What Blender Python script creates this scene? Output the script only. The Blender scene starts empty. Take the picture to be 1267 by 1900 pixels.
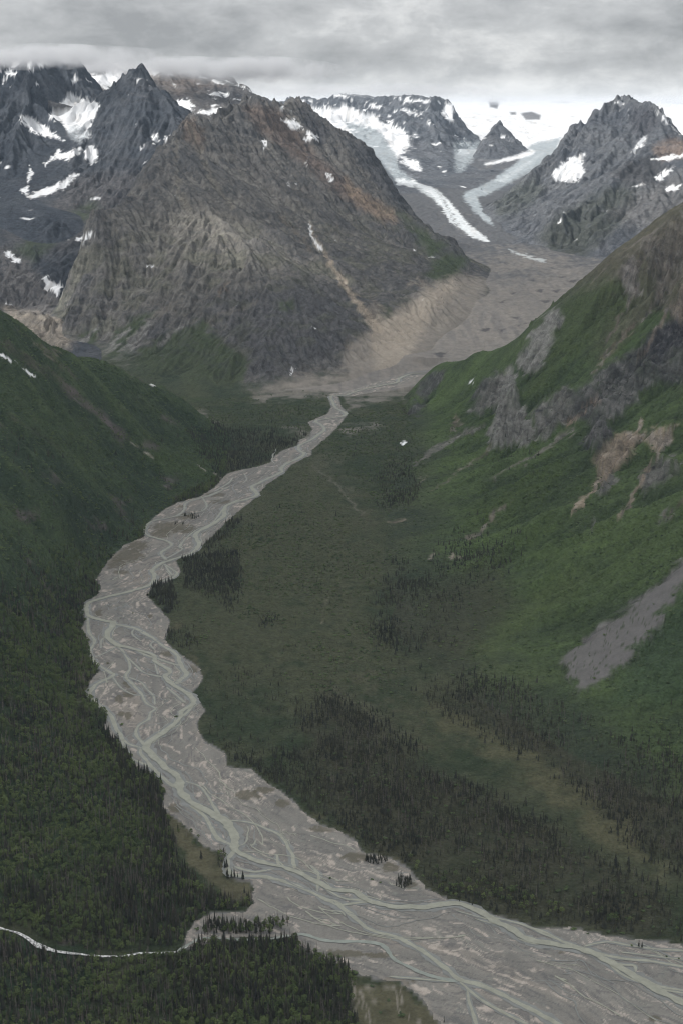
import bpy, math, random
import numpy as np
from mathutils import Matrix, Vector

scene = bpy.context.scene
COL = scene.collection
random.seed(7)
RNG = np.random.default_rng(11)

# ---------------------------------------------------------------- camera, sky, sun, exposure
MIST = True
SKY_SEED = 8.2
HAZE_D, DECK_UP, DECK_END = 1.35e-5, 70.0, 6300.0
FPX, CX, CY, CAM_H = 2639.0, 633.5, 950.0, 800.0
PITCH = math.atan(730.0 / FPX)
CP, SP = math.cos(PITCH), math.sin(PITCH)
cam_data = bpy.data.cameras.new("camera")
cam = bpy.data.objects.new("camera", cam_data)
COL.objects.link(cam)
cam.location = (0, 0, CAM_H)
cam.rotation_euler = (math.pi / 2 - PITCH, 0, 0)
cam_data.sensor_fit = 'VERTICAL'
cam_data.sensor_height = 36.0
cam_data.lens = 36.0 * FPX / 1900.0
cam_data.clip_start = 1.0
cam_data.clip_end = 200000.0
scene.camera = cam

SUN_ELEV, SUN_AZ = math.radians(42), math.radians(245)   # azimuth clockwise from +Y
scene.view_settings.view_transform = 'Standard'
scene.view_settings.look = 'None'
scene.view_settings.exposure = 0.15
scene.view_settings.gamma = 1.0
scene.view_settings.use_curve_mapping = False
scene.cycles.max_bounces = 5
scene.cycles.diffuse_bounces = 2
scene.cycles.volume_bounces = 1
scene.cycles.transparent_max_bounces = 8
scene.cycles.filter_width = 1.1

world = bpy.data.worlds.new("World")
scene.world = world
world.use_nodes = True
wn, wl = world.node_tree.nodes, world.node_tree.links
wn.clear()
def W(t, **kw):
    n = wn.new(t)
    for k, v in kw.items():
        setattr(n, k, v)
    return n
def wmath(op, a, b=None, clamp=False):
    n = W('ShaderNodeMath', operation=op, use_clamp=clamp)
    for i, v in enumerate((a, b)):
        if v is None: continue
        if isinstance(v, (int, float)): n.inputs[i].default_value = v
        else: wl.new(v, n.inputs[i])
    return n.outputs[0]
w_out = W('ShaderNodeOutputWorld')
w_bg = W('ShaderNodeBackground')
w_bg.inputs['Strength'].default_value = 0.1
sky = W('ShaderNodeTexSky', sky_type='NISHITA')
sky.sun_disc = False
sky.sun_elevation = SUN_ELEV
sky.sun_rotation = SUN_AZ
sky.altitude = 1200
tc = W('ShaderNodeTexCoord')
sep = W('ShaderNodeSeparateXYZ')
wl.new(tc.outputs['Generated'], sep.inputs[0])
# overcast: lumps of grey cloud all round, thinning to a pale band above the horizon
def cloud_noise(scale, flat, off, detail, rough, dist=0.0):
    mp = W('ShaderNodeMapping')
    mp.inputs['Scale'].default_value = (1, 1, flat)
    mp.inputs['Location'].default_value = (off, off * 0.37, off * 0.11)
    wl.new(tc.outputs['Generated'], mp.inputs[0])
    n = W('ShaderNodeTexNoise')
    n.inputs['Scale'].default_value = scale
    n.inputs['Detail'].default_value = detail
    n.inputs['Roughness'].default_value = rough
    n.inputs['Distortion'].default_value = dist
    wl.new(mp.outputs[0], n.inputs['Vector'])
    return n.outputs['Fac']
c_big = cloud_noise(7.0, 3.4, SKY_SEED, 7.0, 0.55, 0.2)
c_fine = cloud_noise(26.0, 1.9, 9.4, 7.0, 0.62, 0.2)
base = wmath('ADD', wmath('MULTIPLY', wmath('SUBTRACT', c_big, 0.5), 2.0), wmath('MULTIPLY', wmath('SUBTRACT', c_fine, 0.5), 1.15))
low = W('ShaderNodeMapRange', interpolation_type='SMOOTHSTEP')
low.inputs[1].default_value = 0.037; low.inputs[2].default_value = 0.010
low.inputs[3].default_value = 0.0; low.inputs[4].default_value = 0.62
wl.new(wmath('ADD', sep.outputs['Z'], wmath('MULTIPLY', wmath('SUBTRACT', c_big, 0.5), 0.05)), low.inputs[0])
val = wmath('ADD', wmath('ADD', base, low.outputs[0]), 0.36, True)
ramp = W('ShaderNodeValToRGB')
ramp.color_ramp.elements[0].position = 0.0
ramp.color_ramp.elements[0].color = (0.40, 0.405, 0.415, 1)
ramp.color_ramp.elements[1].position = 0.95
ramp.color_ramp.elements[1].color = (1.12, 1.115, 1.10, 1)
e = ramp.color_ramp.elements.new(0.5); e.color = (0.66, 0.665, 0.67, 1)
wl.new(val, ramp.inputs[0])
scl = W('ShaderNodeVectorMath', operation='SCALE')
scl.inputs[3].default_value = 8.0
wl.new(ramp.outputs[0], scl.inputs[0])
mix = W('ShaderNodeMixRGB')
mix.inputs[0].default_value = 0.94
wl.new(sky.outputs[0], mix.inputs[1])
wl.new(scl.outputs[0], mix.inputs[2])
wl.new(mix.outputs[0], w_bg.inputs['Color'])
wl.new(w_bg.outputs[0], w_out.inputs['Surface'])

sun_data = bpy.data.lights.new("sun", 'SUN')
sun_data.energy = 3.7
sun_data.angle = math.radians(10)
sun_data.color = (1.0, 0.975, 0.94)
sun = bpy.data.objects.new("sun", sun_data)
COL.objects.link(sun)
sdir = Vector((math.sin(SUN_AZ) * math.cos(SUN_ELEV), math.cos(SUN_AZ) * math.cos(SUN_ELEV), math.sin(SUN_ELEV)))
sun.rotation_euler = sdir.to_track_quat('Z', 'Y').to_euler()
sun.location = (0, 0, 3000)

# ---------------------------------------------------------------- helpers
def tag(o, label=None, category=None, group=None, kind=None):
    for k, v in (('label', label), ('category', category), ('group', group), ('kind', kind)):
        if v: o[k] = v
    return o
def ray(px, py):
    cx, cy = (px - CX) / FPX, (CY - py) / FPX
    dy = CP + cy * SP
    return cx / dy, (-SP + cy * CP) / dy          # X per Y, fall per Y
def at(px, py, Y):
    a, b = ray(px, py)
    return (a * Y, Y, CAM_H + b * Y)
ZF_Y = np.array([0, 900, 1500, 2000, 3000, 3900, 4600, 5600], float)
ZF_Z = np.array([-18, -8, 0, 8, 30, 56, 92, 150], float)
def zfloor(Y):
    return np.interp(Y, ZF_Y, ZF_Z)
def on_floor(px, py):
    a, b = ray(px, py)
    Y = 2000.0
    for _ in range(30):
        Y = (float(zfloor(Y)) - CAM_H) / b
    return (a * Y, Y, float(zfloor(Y)))

def hash2(ix, iy, seed):
    h = (ix.astype(np.uint32) * np.uint32(374761393)) ^ (iy.astype(np.uint32) * np.uint32(668265263)) ^ np.uint32((seed * 2246822519 + 97) & 0xffffffff)
    h = (h ^ (h >> np.uint32(13))) * np.uint32(1274126177)
    return h ^ (h >> np.uint32(16))
def noise(x, y, seed=0):
    x = np.asarray(x, np.float32); y = np.asarray(y, np.float32)
    fx, fy = np.floor(x), np.floor(y)
    ix, iy = fx.astype(np.int32), fy.astype(np.int32)
    x = x - fx; y = y - fy
    u = x * x * x * (x * (x * 6 - 15) + 10); v = y * y * y * (y * (y * 6 - 15) + 10)
    def g(dx, dy):
        h = hash2(ix + dx, iy + dy, seed)
        a = (h & np.uint32(1023)).astype(np.float32) * np.float32(2 * math.pi / 1024)
        return np.cos(a) * (x - dx) + np.sin(a) * (y - dy)
    a, b, c, d = g(0, 0), g(1, 0), g(0, 1), g(1, 1)
    a = a + u * (b - a); c = c + u * (d - c)
    return (a + v * (c - a)) * np.float32(1.5)
def fbm(x, y, octaves=4, seed=0, gain=0.5):
    t = 0; amp = 1.0; n = 0
    for o in range(octaves):
        t = t + amp * noise(x * 2 ** o + 17.3 * o, y * 2 ** o - 9.1 * o, seed + o); n += amp; amp *= gain
    return t / n
def worley(x, y, seed):
    """distance to the nearest of scattered points: angular blocks of rock"""
    fx, fy = np.floor(x), np.floor(y)
    ix, iy = fx.astype(np.int32), fy.astype(np.int32)
    best = np.full(np.shape(x), 9.0, np.float32)
    for i in (-1, 0, 1):
        for j in (-1, 0, 1):
            h = hash2(ix + i, iy + j, seed)
            dx = (fx + i + (h & np.uint32(255)).astype(np.float32) / 255.0) - x
            dy = (fy + j + ((h >> np.uint32(8)) & np.uint32(255)).astype(np.float32) / 255.0) - y
            np.minimum(best, dx * dx + dy * dy, out=best)
    return np.sqrt(best)
def sstep(a, b, x):
    t = np.clip((x - a) / (b - a), 0, 1)
    return t * t * (3 - 2 * t)
def in_poly(px, py, pts):
    ins = np.zeros(px.shape, bool)
    n = len(pts)
    for i in range(n):
        x0, y0 = pts[i]; x1, y1 = pts[(i + 1) % n]
        if y0 == y1: continue
        c = ((y0 > py) != (y1 > py)) & (px < (x1 - x0) * (py - y0) / (y1 - y0) + x0)
        ins ^= c
    return ins
def seg_dist(px, py, pts, closed=False, widths=None):
    best = np.full(px.shape, 1e9, np.float32)
    n = len(pts)
    for i in range(n if closed else n - 1):
        x0, y0 = pts[i][:2]; x1, y1 = pts[(i + 1) % n][:2]
        dx, dy = x1 - x0, y1 - y0
        t = np.clip(((px - x0) * dx + (py - y0) * dy) / (dx * dx + dy * dy + 1e-9), 0, 1)
        d = np.hypot(px - x0 - t * dx, py - y0 - t * dy)
        if widths is not None:
            d = d - (widths[i] + t * (widths[(i + 1) % n] - widths[i]))
        np.minimum(best, d, out=best)
    return best
def densify(pts, step):
    out = []
    for a, b in zip(pts[:-1], pts[1:]):
        n = max(1, int(math.dist(a, b) / step))
        for i in range(n):
            t = i / n
            out.append(tuple(a[k] + (b[k] - a[k]) * t for k in range(len(a))))
    out.append(tuple(pts[-1]))
    return out
def smooth_line(pts, n_per=6):
    P = [tuple(map(float, p)) for p in pts]
    out = []
    for i in range(len(P) - 1):
        p0, p1, p2, p3 = P[max(i - 1, 0)], P[i], P[i + 1], P[min(i + 2, len(P) - 1)]
        for k in range(n_per):
            t = k / n_per
            out.append(tuple(0.5 * (2 * p1[j] + (p2[j] - p0[j]) * t + (2 * p0[j] - 5 * p1[j] + 4 * p2[j] - p3[j]) * t * t + (3 * p1[j] - p0[j] - 3 * p2[j] + p3[j]) * t ** 3) for j in range(len(p1))))
    out.append(P[-1])
    return out

# ---------------------------------------------------------------- terrain sampling grid (denser near the viewer)
def row_positions():
    ys = [720.0]
    knots = [(720, 9), (960, 7.8), (1700, 7.2), (2450, 6.2), (2650, 3.9), (3650, 3.9), (3900, 6), (4250, 4.9), (5600, 5.3), (6500, 6.2), (8000, 9), (9500, 13), (12500, 22), (16000, 80), (26000, 300), (45000, 1500)]
    ky, kd = zip(*knots)
    while ys[-1] < 45000:
        ys.append(ys[-1] + float(np.interp(ys[-1], ky, kd)))
    return np.array(ys)
ROWY = row_positions()
S_IN = np.linspace(-0.272, 0.272, 660)
S_EDGE = 0.272 + np.cumsum(np.linspace(0.0014, 0.013, 28))
COLS = np.concatenate([-S_EDGE[::-1], S_IN, S_EDGE])
NR, NC = len(ROWY), len(COLS)
GY = np.repeat(ROWY[:, None], NC, 1).astype(np.float32)
GX = (COLS[None, :] * (ROWY[:, None] + 120.0)).astype(np.float32)

# ---------------------------------------------------------------- landforms: ridges, spurs and feet given as points in space
def rbf_surface(P, y0, y1, hull_pad=250.0, soft=25.0):
    P = np.array(P, np.float64)
    _, ui = np.unique(np.round(P[:, :2] / 8), axis=0, return_index=True)
    P = P[ui]
    n = len(P)
    sc = 1000.0
    xy = P[:, :2] / sc
    r = np.sqrt(((xy[:, None] - xy[None]) ** 2).sum(-1) + (soft / sc) ** 2)
    A = np.zeros((n + 3, n + 3)); A[:n, :n] = r - np.eye(n) * 0.004
    A[:n, n] = 1; A[:n, n + 1:] = xy; A[n, :n] = 1; A[n + 1:, :n] = xy.T
    w = np.linalg.solve(A, np.concatenate([P[:, 2], [0, 0, 0]])).astype(np.float32)
    r0, r1 = np.searchsorted(ROWY, y0), np.searchsorted(ROWY, y1)
    x = GX[r0:r1] / sc; y = GY[r0:r1] / sc
    xmin, xmax = xy[:, 0].min() - hull_pad / sc, xy[:, 0].max() + hull_pad / sc
    h = w[n] + w[n + 1] * x + w[n + 2] * y
    for i in range(n):
        h += w[i] * np.sqrt((x - np.float32(xy[i, 0])) ** 2 + (y - np.float32(xy[i, 1])) ** 2 + np.float32((soft / sc) ** 2))
    h[(x < xmin) | (x > xmax)] = -5000
    return r0, r1, h

def ridge(pts, back=None, step=130):
    """points (px, py, Y) along a crest, with the hidden far side given as (further, lower)"""
    W_ = densify([at(*p) for p in pts], step)
    out = list(W_)
    if back:
        out += [(x * (y + back[0]) / y, y + back[0], z - back[1]) for x, y, z in W_[::2]]
    return out
def pts(*p):
    return [at(*q) for q in p]
def foot(pp, dx, drop=45.0):
    W_ = densify([on_floor(*p) for p in pp], 140)
    return [(x, y, z - 3) for x, y, z in W_] + [(x + dx, y, z - drop) for x, y, z in W_]

(FLOOR, HILL, CRAG, MASSIF, DARK, SNOWY, RIDGE, FARM, PYRAMID, EAST, ICE) = range(11)
LAND = {}
LAND[HILL] = (ridge([(-300, 470, 2500), (-150, 520, 2700), (0, 569, 2850), (50, 606, 2950), (101, 636, 3050), (177, 661, 3200), (227, 681, 3300), (278, 709, 3400), (313, 724, 3480), (353, 752, 3520)], (380, 240))
    + pts((368, 767, 3480), (385, 820, 3280))
    + foot([(410, 885), (330, 925), (265, 985), (190, 1050), (150, 1120), (135, 1180), (120, 1250), (140, 1320), (190, 1400), (255, 1470), (290, 1540), (370, 1640), (330, 1700), (200, 1752), (60, 1735), (-100, 1690), (-350, 1650)], 120)
    + pts((0, 700, 2650), (0, 850, 2380), (0, 1000, 2130), (0, 1150, 1930), (0, 1300, 1740), (0, 1450, 1560), (0, 1600, 1385),
          (-250, 650, 2480), (-250, 900, 2120), (-250, 1150, 1780), (-250, 1400, 1500), (-250, 1600, 1310),
          (150, 800, 2800), (150, 950, 2450), (90, 1080, 2200), (250, 850, 2950), (280, 760, 3210), (330, 830, 3150)), 960, 4200)
LAND[CRAG] = (ridge([(768, 737, 3830), (773, 716, 3860), (783, 699, 3890), (799, 684, 3850), (819, 674, 3800), (869, 661, 3700), (920, 651, 3620), (975, 618, 3520), (990, 605, 3500), (1026, 569, 3500), (1046, 554, 3500), (1081, 524, 3500), (1112, 484, 3500), (1152, 453, 3500), (1182, 433, 3500), (1223, 403, 3500), (1267, 374, 3500), (1400, 290, 3550), (1600, 200, 3600)], (330, 230))
    + foot([(755, 745), (742, 790), (735, 840), (715, 900), (700, 980), (690, 1080), (690, 1150), (740, 1215), (860, 1295), (1000, 1375), (1150, 1455), (1300, 1540), (1500, 1640)], -160, 40)
    + pts((920, 830, 3060), (800, 840, 3220), (1000, 830, 2900), (1100, 830, 2760), (1200, 830, 2650), (1267, 830, 2580),
          (1000, 700, 3300), (985, 660, 3420), (960, 760, 3220), (930, 700, 3480), (1100, 650, 3220), (1100, 740, 3020), (1200, 650, 3080), (1200, 560, 3230), (1200, 740, 2850), (1267, 700, 2880), (1267, 500, 3330),
          (1080, 590, 3400), (1130, 540, 3380), (900, 700, 3570), (880, 760, 3400), (840, 720, 3680),
          (1000, 950, 2520), (850, 950, 2720), (1100, 950, 2410), (1200, 950, 2310), (1267, 950, 2210),
          (1500, 900, 2100), (1500, 600, 2800), (1500, 1200, 1760), (1500, 1500, 1450), (1267, 1200, 1855), (1267, 1400, 1640), (1100, 1200, 1960), (1000, 1100, 2210), (1100, 1050, 2210), (1267, 1050, 2050), (850, 1100, 2290), (900, 1200, 2040)), 1150, 4400)
LAND[MASSIF] = (ridge([(348, 217, 6000), (375, 224, 6030), (394, 232, 6080), (412, 216, 6140), (429, 201, 6200), (440, 203, 6230), (455, 186, 6300), (480, 191, 6380), (505, 196, 6450), (522, 197, 6520), (545, 184, 6600), (571, 201, 6620), (610, 236, 6580), (640, 257, 6540), (657, 256, 6520), (683, 271, 6500), (708, 307, 6480), (723, 332, 6420), (753, 372, 6300), (789, 413, 6150), (829, 443, 6000), (874, 473, 5900)], (420, 260), 90)
    + ridge([(348, 217, 6000), (325, 240, 5900), (303, 262, 5800), (273, 312, 5500), (217, 383, 5200), (151, 464, 5000), (122, 514, 4900), (122, 550, 4820), (150, 600, 4640)], (380, 230), 110)
    + ridge([(348, 217, 6000), (355, 260, 5800), (365, 330, 5400), (385, 400, 5020), (420, 440, 4850), (470, 500, 4620), (540, 570, 4400), (640, 630, 4240)])
    + pts((300, 330, 5350), (300, 430, 4980), (250, 500, 4800), (330, 500, 4720), (200, 560, 4700), (300, 600, 4480), (400, 600, 4370), (500, 640, 4150), (420, 680, 4050), (250, 650, 4350),
          (455, 300, 5850), (500, 400, 5350), (545, 420, 5400), (575, 420, 5420), (600, 470, 5150), (640, 540, 4750), (680, 590, 4480), (600, 330, 5900), (560, 270, 6250), (640, 340, 6000), (660, 420, 5680), (740, 480, 5320), (720, 400, 5950), (780, 520, 5030), (850, 508, 5380), (690, 545, 4800), (760, 560, 4720), (720, 600, 4480), (820, 560, 4760), (880, 520, 5450), (180, 440, 5300), (150, 490, 5150), (205, 410, 5400), (235, 372, 5600), (165, 470, 5080), (190, 430, 5180), (205, 408, 5230))
    + foot([(152, 652), (190, 690), (300, 735), (460, 737), (560, 727), (640, 722), (700, 703), (770, 692), (830, 665)], 0, 3)
    + [(x, y - 260, z - 70) for x, y, z in densify([on_floor(*p) for p in [(150, 690), (190, 692), (300, 735), (460, 737), (560, 727), (640, 722), (700, 703), (770, 692), (830, 665), (900, 600)]], 200)], 3400, 7400)
LAND[DARK] = (ridge([(189, 168, 7400), (222, 156, 7280), (245, 135, 7220), (262, 121, 7200), (272, 131, 7200), (283, 146, 7180), (305, 168, 7100), (323, 181, 7000), (338, 206, 6900), (360, 225, 6900)], (450, 320), 90)
    + ridge([(262, 121, 7200), (252, 190, 6950), (235, 260, 6680), (215, 330, 6450), (190, 350, 6320)])
    + pts((189, 210, 7150), (200, 280, 6800), (170, 260, 6900), (280, 230, 6750), (310, 250, 6650), (290, 290, 6400), (250, 330, 6300), (150, 400, 6200), (100, 450, 5900), (40, 500, 5600), (180, 380, 6230), (120, 330, 6550), (80, 560, 5250), (0, 560, 5300), (0, 480, 5700), (40, 530, 5400), (80, 585, 4850), (20, 580, 4900), (120, 592, 4700), (60, 625, 4550), (110, 632, 4480), (-200, 560, 5300), (-200, 480, 5700), (-100, 620, 4800), (130, 640, 4700), (60, 660, 4500), (200, 430, 5900), (120, 520, 5300)), 4300, 8200)
LAND[SNOWY] = (ridge([(-350, 90, 7700), (-200, 95, 7750), (-80, 93, 7800), (0, 106, 7800), (35, 101, 7700), (55, 96, 7620), (72, 92, 7600), (92, 99, 7700), (115, 101, 7750), (140, 105, 7800), (152, 120, 7820), (165, 137, 7800), (189, 170, 7750)], (600, 400), 110)
    + ridge([(72, 93, 7600), (60, 160, 7350), (50, 220, 7100), (55, 300, 6750)])
    + pts((145, 215, 7420), (120, 170, 7620), (100, 215, 7380), (165, 190, 7600), (150, 260, 7000), (0, 200, 7300), (30, 200, 7250), (0, 330, 6600), (60, 320, 6620), (0, 400, 6200), (70, 385, 6280), (20, 440, 6000), (100, 300, 6820), (40, 260, 6900), (-150, 330, 6600), (-150, 200, 7300), (-200, 450, 6000), (110, 420, 5950), (0, 600, 5600), (100, 600, 5600), (-200, 600, 5600), (180, 560, 5700), (200, 400, 6300)), 5500, 8600)
LAND[RIDGE] = (ridge([(60, 125, 9300), (130, 119, 9200), (160, 119, 9150), (200, 117, 9100), (250, 120, 9100), (330, 127, 9200), (380, 141, 9250), (430, 154, 9200), (450, 160, 9150), (470, 166, 9050), (490, 180, 8900), (505, 192, 8800), (540, 215, 8600)], (700, 300), 140)
    + pts((200, 150, 8750), (190, 175, 8450), (300, 180, 8500), (250, 160, 8700), (400, 190, 8500), (400, 225, 8000), (300, 240, 7900), (460, 205, 8450), (520, 230, 8150), (150, 190, 8300), (350, 160, 8800)), 7400, 10500)
LAND[FARM] = (ridge([(430, 190, 14500), (500, 186, 14000), (560, 181, 13600), (600, 180, 13300), (640, 180, 13000), (700, 178, 12800), (760, 178, 12600), (800, 178, 12500), (830, 182, 12500), (842, 195, 12450)], (1500, 300), 200)
    + ridge([(800, 178, 12500), (815, 225, 11900), (828, 280, 10900), (838, 330, 9700)])
    + pts((640, 222, 12850), (690, 215, 12500), (720, 235, 12000), (755, 245, 11700), (730, 275, 11100), (780, 305, 10300), (800, 335, 9350), (760, 306, 10250), (770, 325, 9600), (835, 348, 8950), (790, 350, 8800), (875, 268, 12500), (905, 262, 13200), (872, 300, 11300), (872, 340, 9900), (900, 230, 14500), (590, 205, 13300), (842, 250, 12000), (848, 300, 10750), (846, 345, 9050), (520, 205, 13800)), 8500, 15500)
LAND[PYRAMID] = (ridge([(866, 305, 10700), (893, 262, 11080), (912, 236, 11350), (924, 223, 11500), (934, 234, 11400), (950, 253, 11300), (985, 281, 11050), (990, 290, 11000)], (260, 190), 70)
    + pts((924, 265, 11130), (930, 303, 10550), (895, 300, 10650), (860, 320, 10400), (960, 300, 10650), (990, 300, 10800), (910, 325, 9650), (850, 338, 9300), (890, 334, 9350), (925, 318, 9950), (870, 318, 9900), (860, 350, 8900), (892, 348, 9050), (830, 350, 9000), (950, 345, 9600), (1000, 320, 10300)), 8600, 12300)
LAND[EAST] = (ridge([(895, 392, 7750), (915, 372, 7900), (960, 334, 8100), (1006, 297, 8300), (1030, 270, 8450), (1056, 241, 8600), (1080, 228, 8700), (1102, 215, 8800), (1118, 205, 8900), (1132, 195, 9000), (1143, 187, 9000), (1152, 185, 9000), (1163, 189, 9000), (1172, 191, 9000), (1190, 196, 8850), (1208, 200, 8700), (1223, 216, 8600), (1243, 233, 8500), (1267, 252, 8400), (1340, 290, 8200), (1500, 250, 8600), (1650, 240, 9000)], (600, 330), 110)
    + ridge([(1200, 198, 8780), (1185, 240, 8450), (1165, 280, 8100), (1120, 320, 7720), (1060, 350, 7450), (1010, 385, 7150)])
    + ridge([(1280, 300, 7500), (1240, 290, 7450), (1205, 284, 7400), (1170, 302, 7250), (1130, 330, 7050), (1080, 370, 6850), (1040, 400, 6700), (1000, 425, 6650)])
    + pts((1060, 300, 8050), (1000, 345, 7850), (1100, 260, 8400), (1130, 230, 8700), (950, 410, 7300), (970, 440, 6900), (1000, 460, 6550), (1080, 490, 6150), (1130, 450, 6200), (1180, 420, 6350), (1230, 390, 6550), (1267, 370, 6700), (1400, 350, 6800), (1500, 400, 6500), (1150, 490, 6000), (1300, 480, 6000), (1230, 270, 8000), (1265, 290, 7800), (1100, 400, 6750), (920, 400, 7550), (930, 430, 7150)), 5700, 10000)
LAND[ICE] = (pts((700, 715, 3980), (790, 692, 4120), (760, 660, 4280), (820, 655, 4370), (860, 640, 4450), (900, 560, 5020), (950, 520, 5500), (1000, 540, 5300), (1060, 530, 5400), (1150, 500, 5500), (1300, 480, 5600), (1080, 505, 5600), (900, 450, 6820), (860, 480, 6200), (850, 400, 7620), (800, 372, 8150), (760, 342, 8950), (720, 293, 10500), (690, 262, 11600), (640, 228, 13000), (1000, 480, 6050), (940, 410, 7450), (890, 375, 8150), (880, 355, 8600), (920, 325, 9500), (960, 312, 10000), (1000, 287, 10700), (850, 366, 8350), (845, 354, 9400), (890, 352, 9250), (870, 338, 10100), (905, 336, 10000), (860, 278, 12000), (880, 262, 12600), (1000, 245, 13500), (1040, 232, 14500), (850, 205, 18000), (950, 205, 18000), (1000, 188, 25000), (1150, 190, 25000), (1267, 195, 24000), (1267, 215, 15000), (1400, 195, 24000), (1600, 200, 22000), (700, 190, 24000), (500, 188, 24000), (300, 190, 24000), (-300, 190, 24000), (540, 205, 15000))
    + [(-900, 4600, 60), (-900, 6000, 150), (-1500, 8000, 300), (-400, 5000, 80), (-300, 6500, 180), (1500, 6000, 200), (1600, 8500, 350), (-1500, 11000, 500), (-4000, 16000, 700), (5000, 16000, 800), (-200, 9000, 350), (-6000, 30000, 900), (6000, 30000, 1000), (0, 42000, 1080), (12000, 42000, 1080), (-12000, 42000, 1080)], 3950, 45001)

ROCK_A, ROCK_B, ROCK_D, ROCK_T = (0.275, 0.27, 0.25), (0.178, 0.174, 0.16), (0.094, 0.095, 0.091), (0.36, 0.295, 0.225)
CRAG_ROCKS = [
    ([(1000, 600), (1027, 568), (1042, 590), (1030, 620), (1015, 655), (1000, 685), (972, 692), (955, 672), (975, 640)], ROCK_A, 5),
    ([(912, 832), (905, 812), (920, 770), (905, 745), (920, 715), (935, 690), (950, 680), (958, 720), (975, 770), (992, 815), (985, 830), (960, 826)], ROCK_A, 5),
    ([(888, 770), (870, 760), (900, 715), (925, 690), (935, 700), (920, 740)], ROCK_B, 5),
    ([(870, 745), (900, 700), (922, 680), (915, 700), (890, 735)], ROCK_D, 4), ([(770, 742), (775, 715), (800, 692), (822, 688), (812, 715), (795, 738)], ROCK_D, 5), ([(740, 768), (765, 748), (790, 752), (770, 770)], ROCK_D, 5),
    ([(985, 780), (1000, 745), (1050, 720), (1075, 735), (1060, 780), (1010, 815), (995, 815)], ROCK_B, 6), ([(1060, 730), (1120, 680), (1190, 640), (1267, 590), (1290, 700), (1200, 720), (1160, 760), (1100, 790), (1060, 780)], ROCK_D, 9),
    ([(1180, 640), (1230, 600), (1267, 590), (1267, 640), (1210, 680)], (0.07, 0.07, 0.075), 8),
    ([(1085, 835), (1075, 820), (1100, 790), (1135, 800), (1120, 840)], ROCK_D, 6), ([(1090, 812), (1105, 780), (1135, 772), (1130, 805)], (0.17, 0.165, 0.165), 4),
    ([(1105, 850), (1130, 820), (1165, 800), (1200, 800), (1175, 830), (1160, 860), (1120, 880)], ROCK_T, 6), ([(1190, 820), (1225, 790), (1262, 785), (1240, 815), (1215, 840)], ROCK_T, 6),
    ([(1110, 895), (1130, 870), (1140, 890), (1120, 920)], ROCK_B, 5), ([(1180, 880), (1215, 855), (1250, 850), (1267, 870), (1230, 890), (1200, 915), (1185, 910)], ROCK_B, 6),
    ([(1210, 980), (1225, 960), (1245, 935), (1250, 950), (1230, 965)], ROCK_B, 4), ([(1240, 560), (1267, 520), (1290, 560), (1267, 600), (1250, 590)], (0.24, 0.2, 0.16), 7),
    ([(1095, 970), (1105, 955), (1100, 985)], ROCK_B, 3), ([(830, 800), (845, 770), (855, 780), (838, 805)], (0.16, 0.14, 0.1), 3), ([(1150, 500), (1162, 475), (1180, 490), (1185, 530), (1170, 560), (1160, 530)], (0.26, 0.24, 0.22), 5),
    ([(1200, 450), (1267, 400), (1290, 460), (1230, 520), (1205, 500)], (0.16, 0.145, 0.12), 14), ([(1215, 560), (1235, 490), (1245, 500), (1230, 560)], (0.2, 0.18, 0.15), 5)]
SCREE = [(1290, 1030), (1267, 1045), (1200, 1100), (1130, 1150), (1062, 1208), (1048, 1222), (1053, 1255), (1075, 1283), (1095, 1276), (1150, 1230), (1200, 1180), (1267, 1085), (1300, 1040)]
# the riverbed outline, upstream to downstream (also keeps the floor level there)
BED_L = [(800, 686), (763, 690), (740, 697), (700, 708), (655, 723), (612, 731), (610, 742), (615, 755), (608, 768), (593, 774), (571, 784), (580, 796), (575, 810), (555, 816), (552, 827), (526, 835), (509, 847), (502, 858), (479, 866), (446, 872), (422, 879), (413, 888), (398, 905), (373, 921), (332, 932), (307, 944), (282, 964), (268, 985), (268, 997), (231, 1011), (205, 1037), (190, 1058), (179, 1075), (188, 1089), (182, 1104), (160, 1117), (157, 1134), (161, 1149), (151, 1166), (162, 1184), (168, 1214), (179, 1236), (186, 1244), (168, 1264), (163, 1289), (183, 1308), (201, 1330), (193, 1352), (204, 1368), (222, 1381), (245, 1410), (254, 1427), (301, 1453), (305, 1473), (302, 1500), (327, 1517), (346, 1533), (368, 1555), (378, 1569), (405, 1578), (418, 1590), (421, 1615), (434, 1629), (464, 1634), (473, 1648), (466, 1662), (474, 1678), (451, 1694), (391, 1694), (363, 1711), (349, 1733), (340, 1756), (356, 1757), (400, 1744), (470, 1738), (538, 1738), (562, 1757), (597, 1777), (631, 1790), (657, 1803), (690, 1815), (740, 1822), (770, 1840), (800, 1880), (840, 1930), (900, 1990), (1100, 2200)]
BED_R = [(788, 694), (735, 716), (690, 728), (653, 735), (627, 735), (632, 753), (645, 767), (637, 779), (621, 797), (602, 816), (577, 835), (577, 844), (539, 863), (526, 879), (495, 898), (478, 919), (461, 935), (440, 950), (428, 962), (420, 968), (398, 992), (373, 1014), (326, 1040), (336, 1061), (313, 1079), (284, 1086), (272, 1105), (294, 1127), (312, 1147), (316, 1156), (305, 1187), (321, 1203), (346, 1222), (371, 1240), (376, 1264), (356, 1286), (381, 1318), (366, 1340), (375, 1371), (418, 1397), (421, 1423), (466, 1426), (494, 1451), (529, 1474), (571, 1512), (600, 1532), (637, 1545), (655, 1556), (670, 1580), (716, 1589), (745, 1603), (765, 1620), (788, 1648), (844, 1675), (910, 1695), (1001, 1723), (1056, 1720), (1132, 1738), (1258, 1751), (1700, 1840)]
BED_W = [on_floor(*p)[:2] for p in BED_L] + [on_floor(1700, 2300)[:2]] + [on_floor(*p)[:2] for p in BED_R[::-1]]

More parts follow.
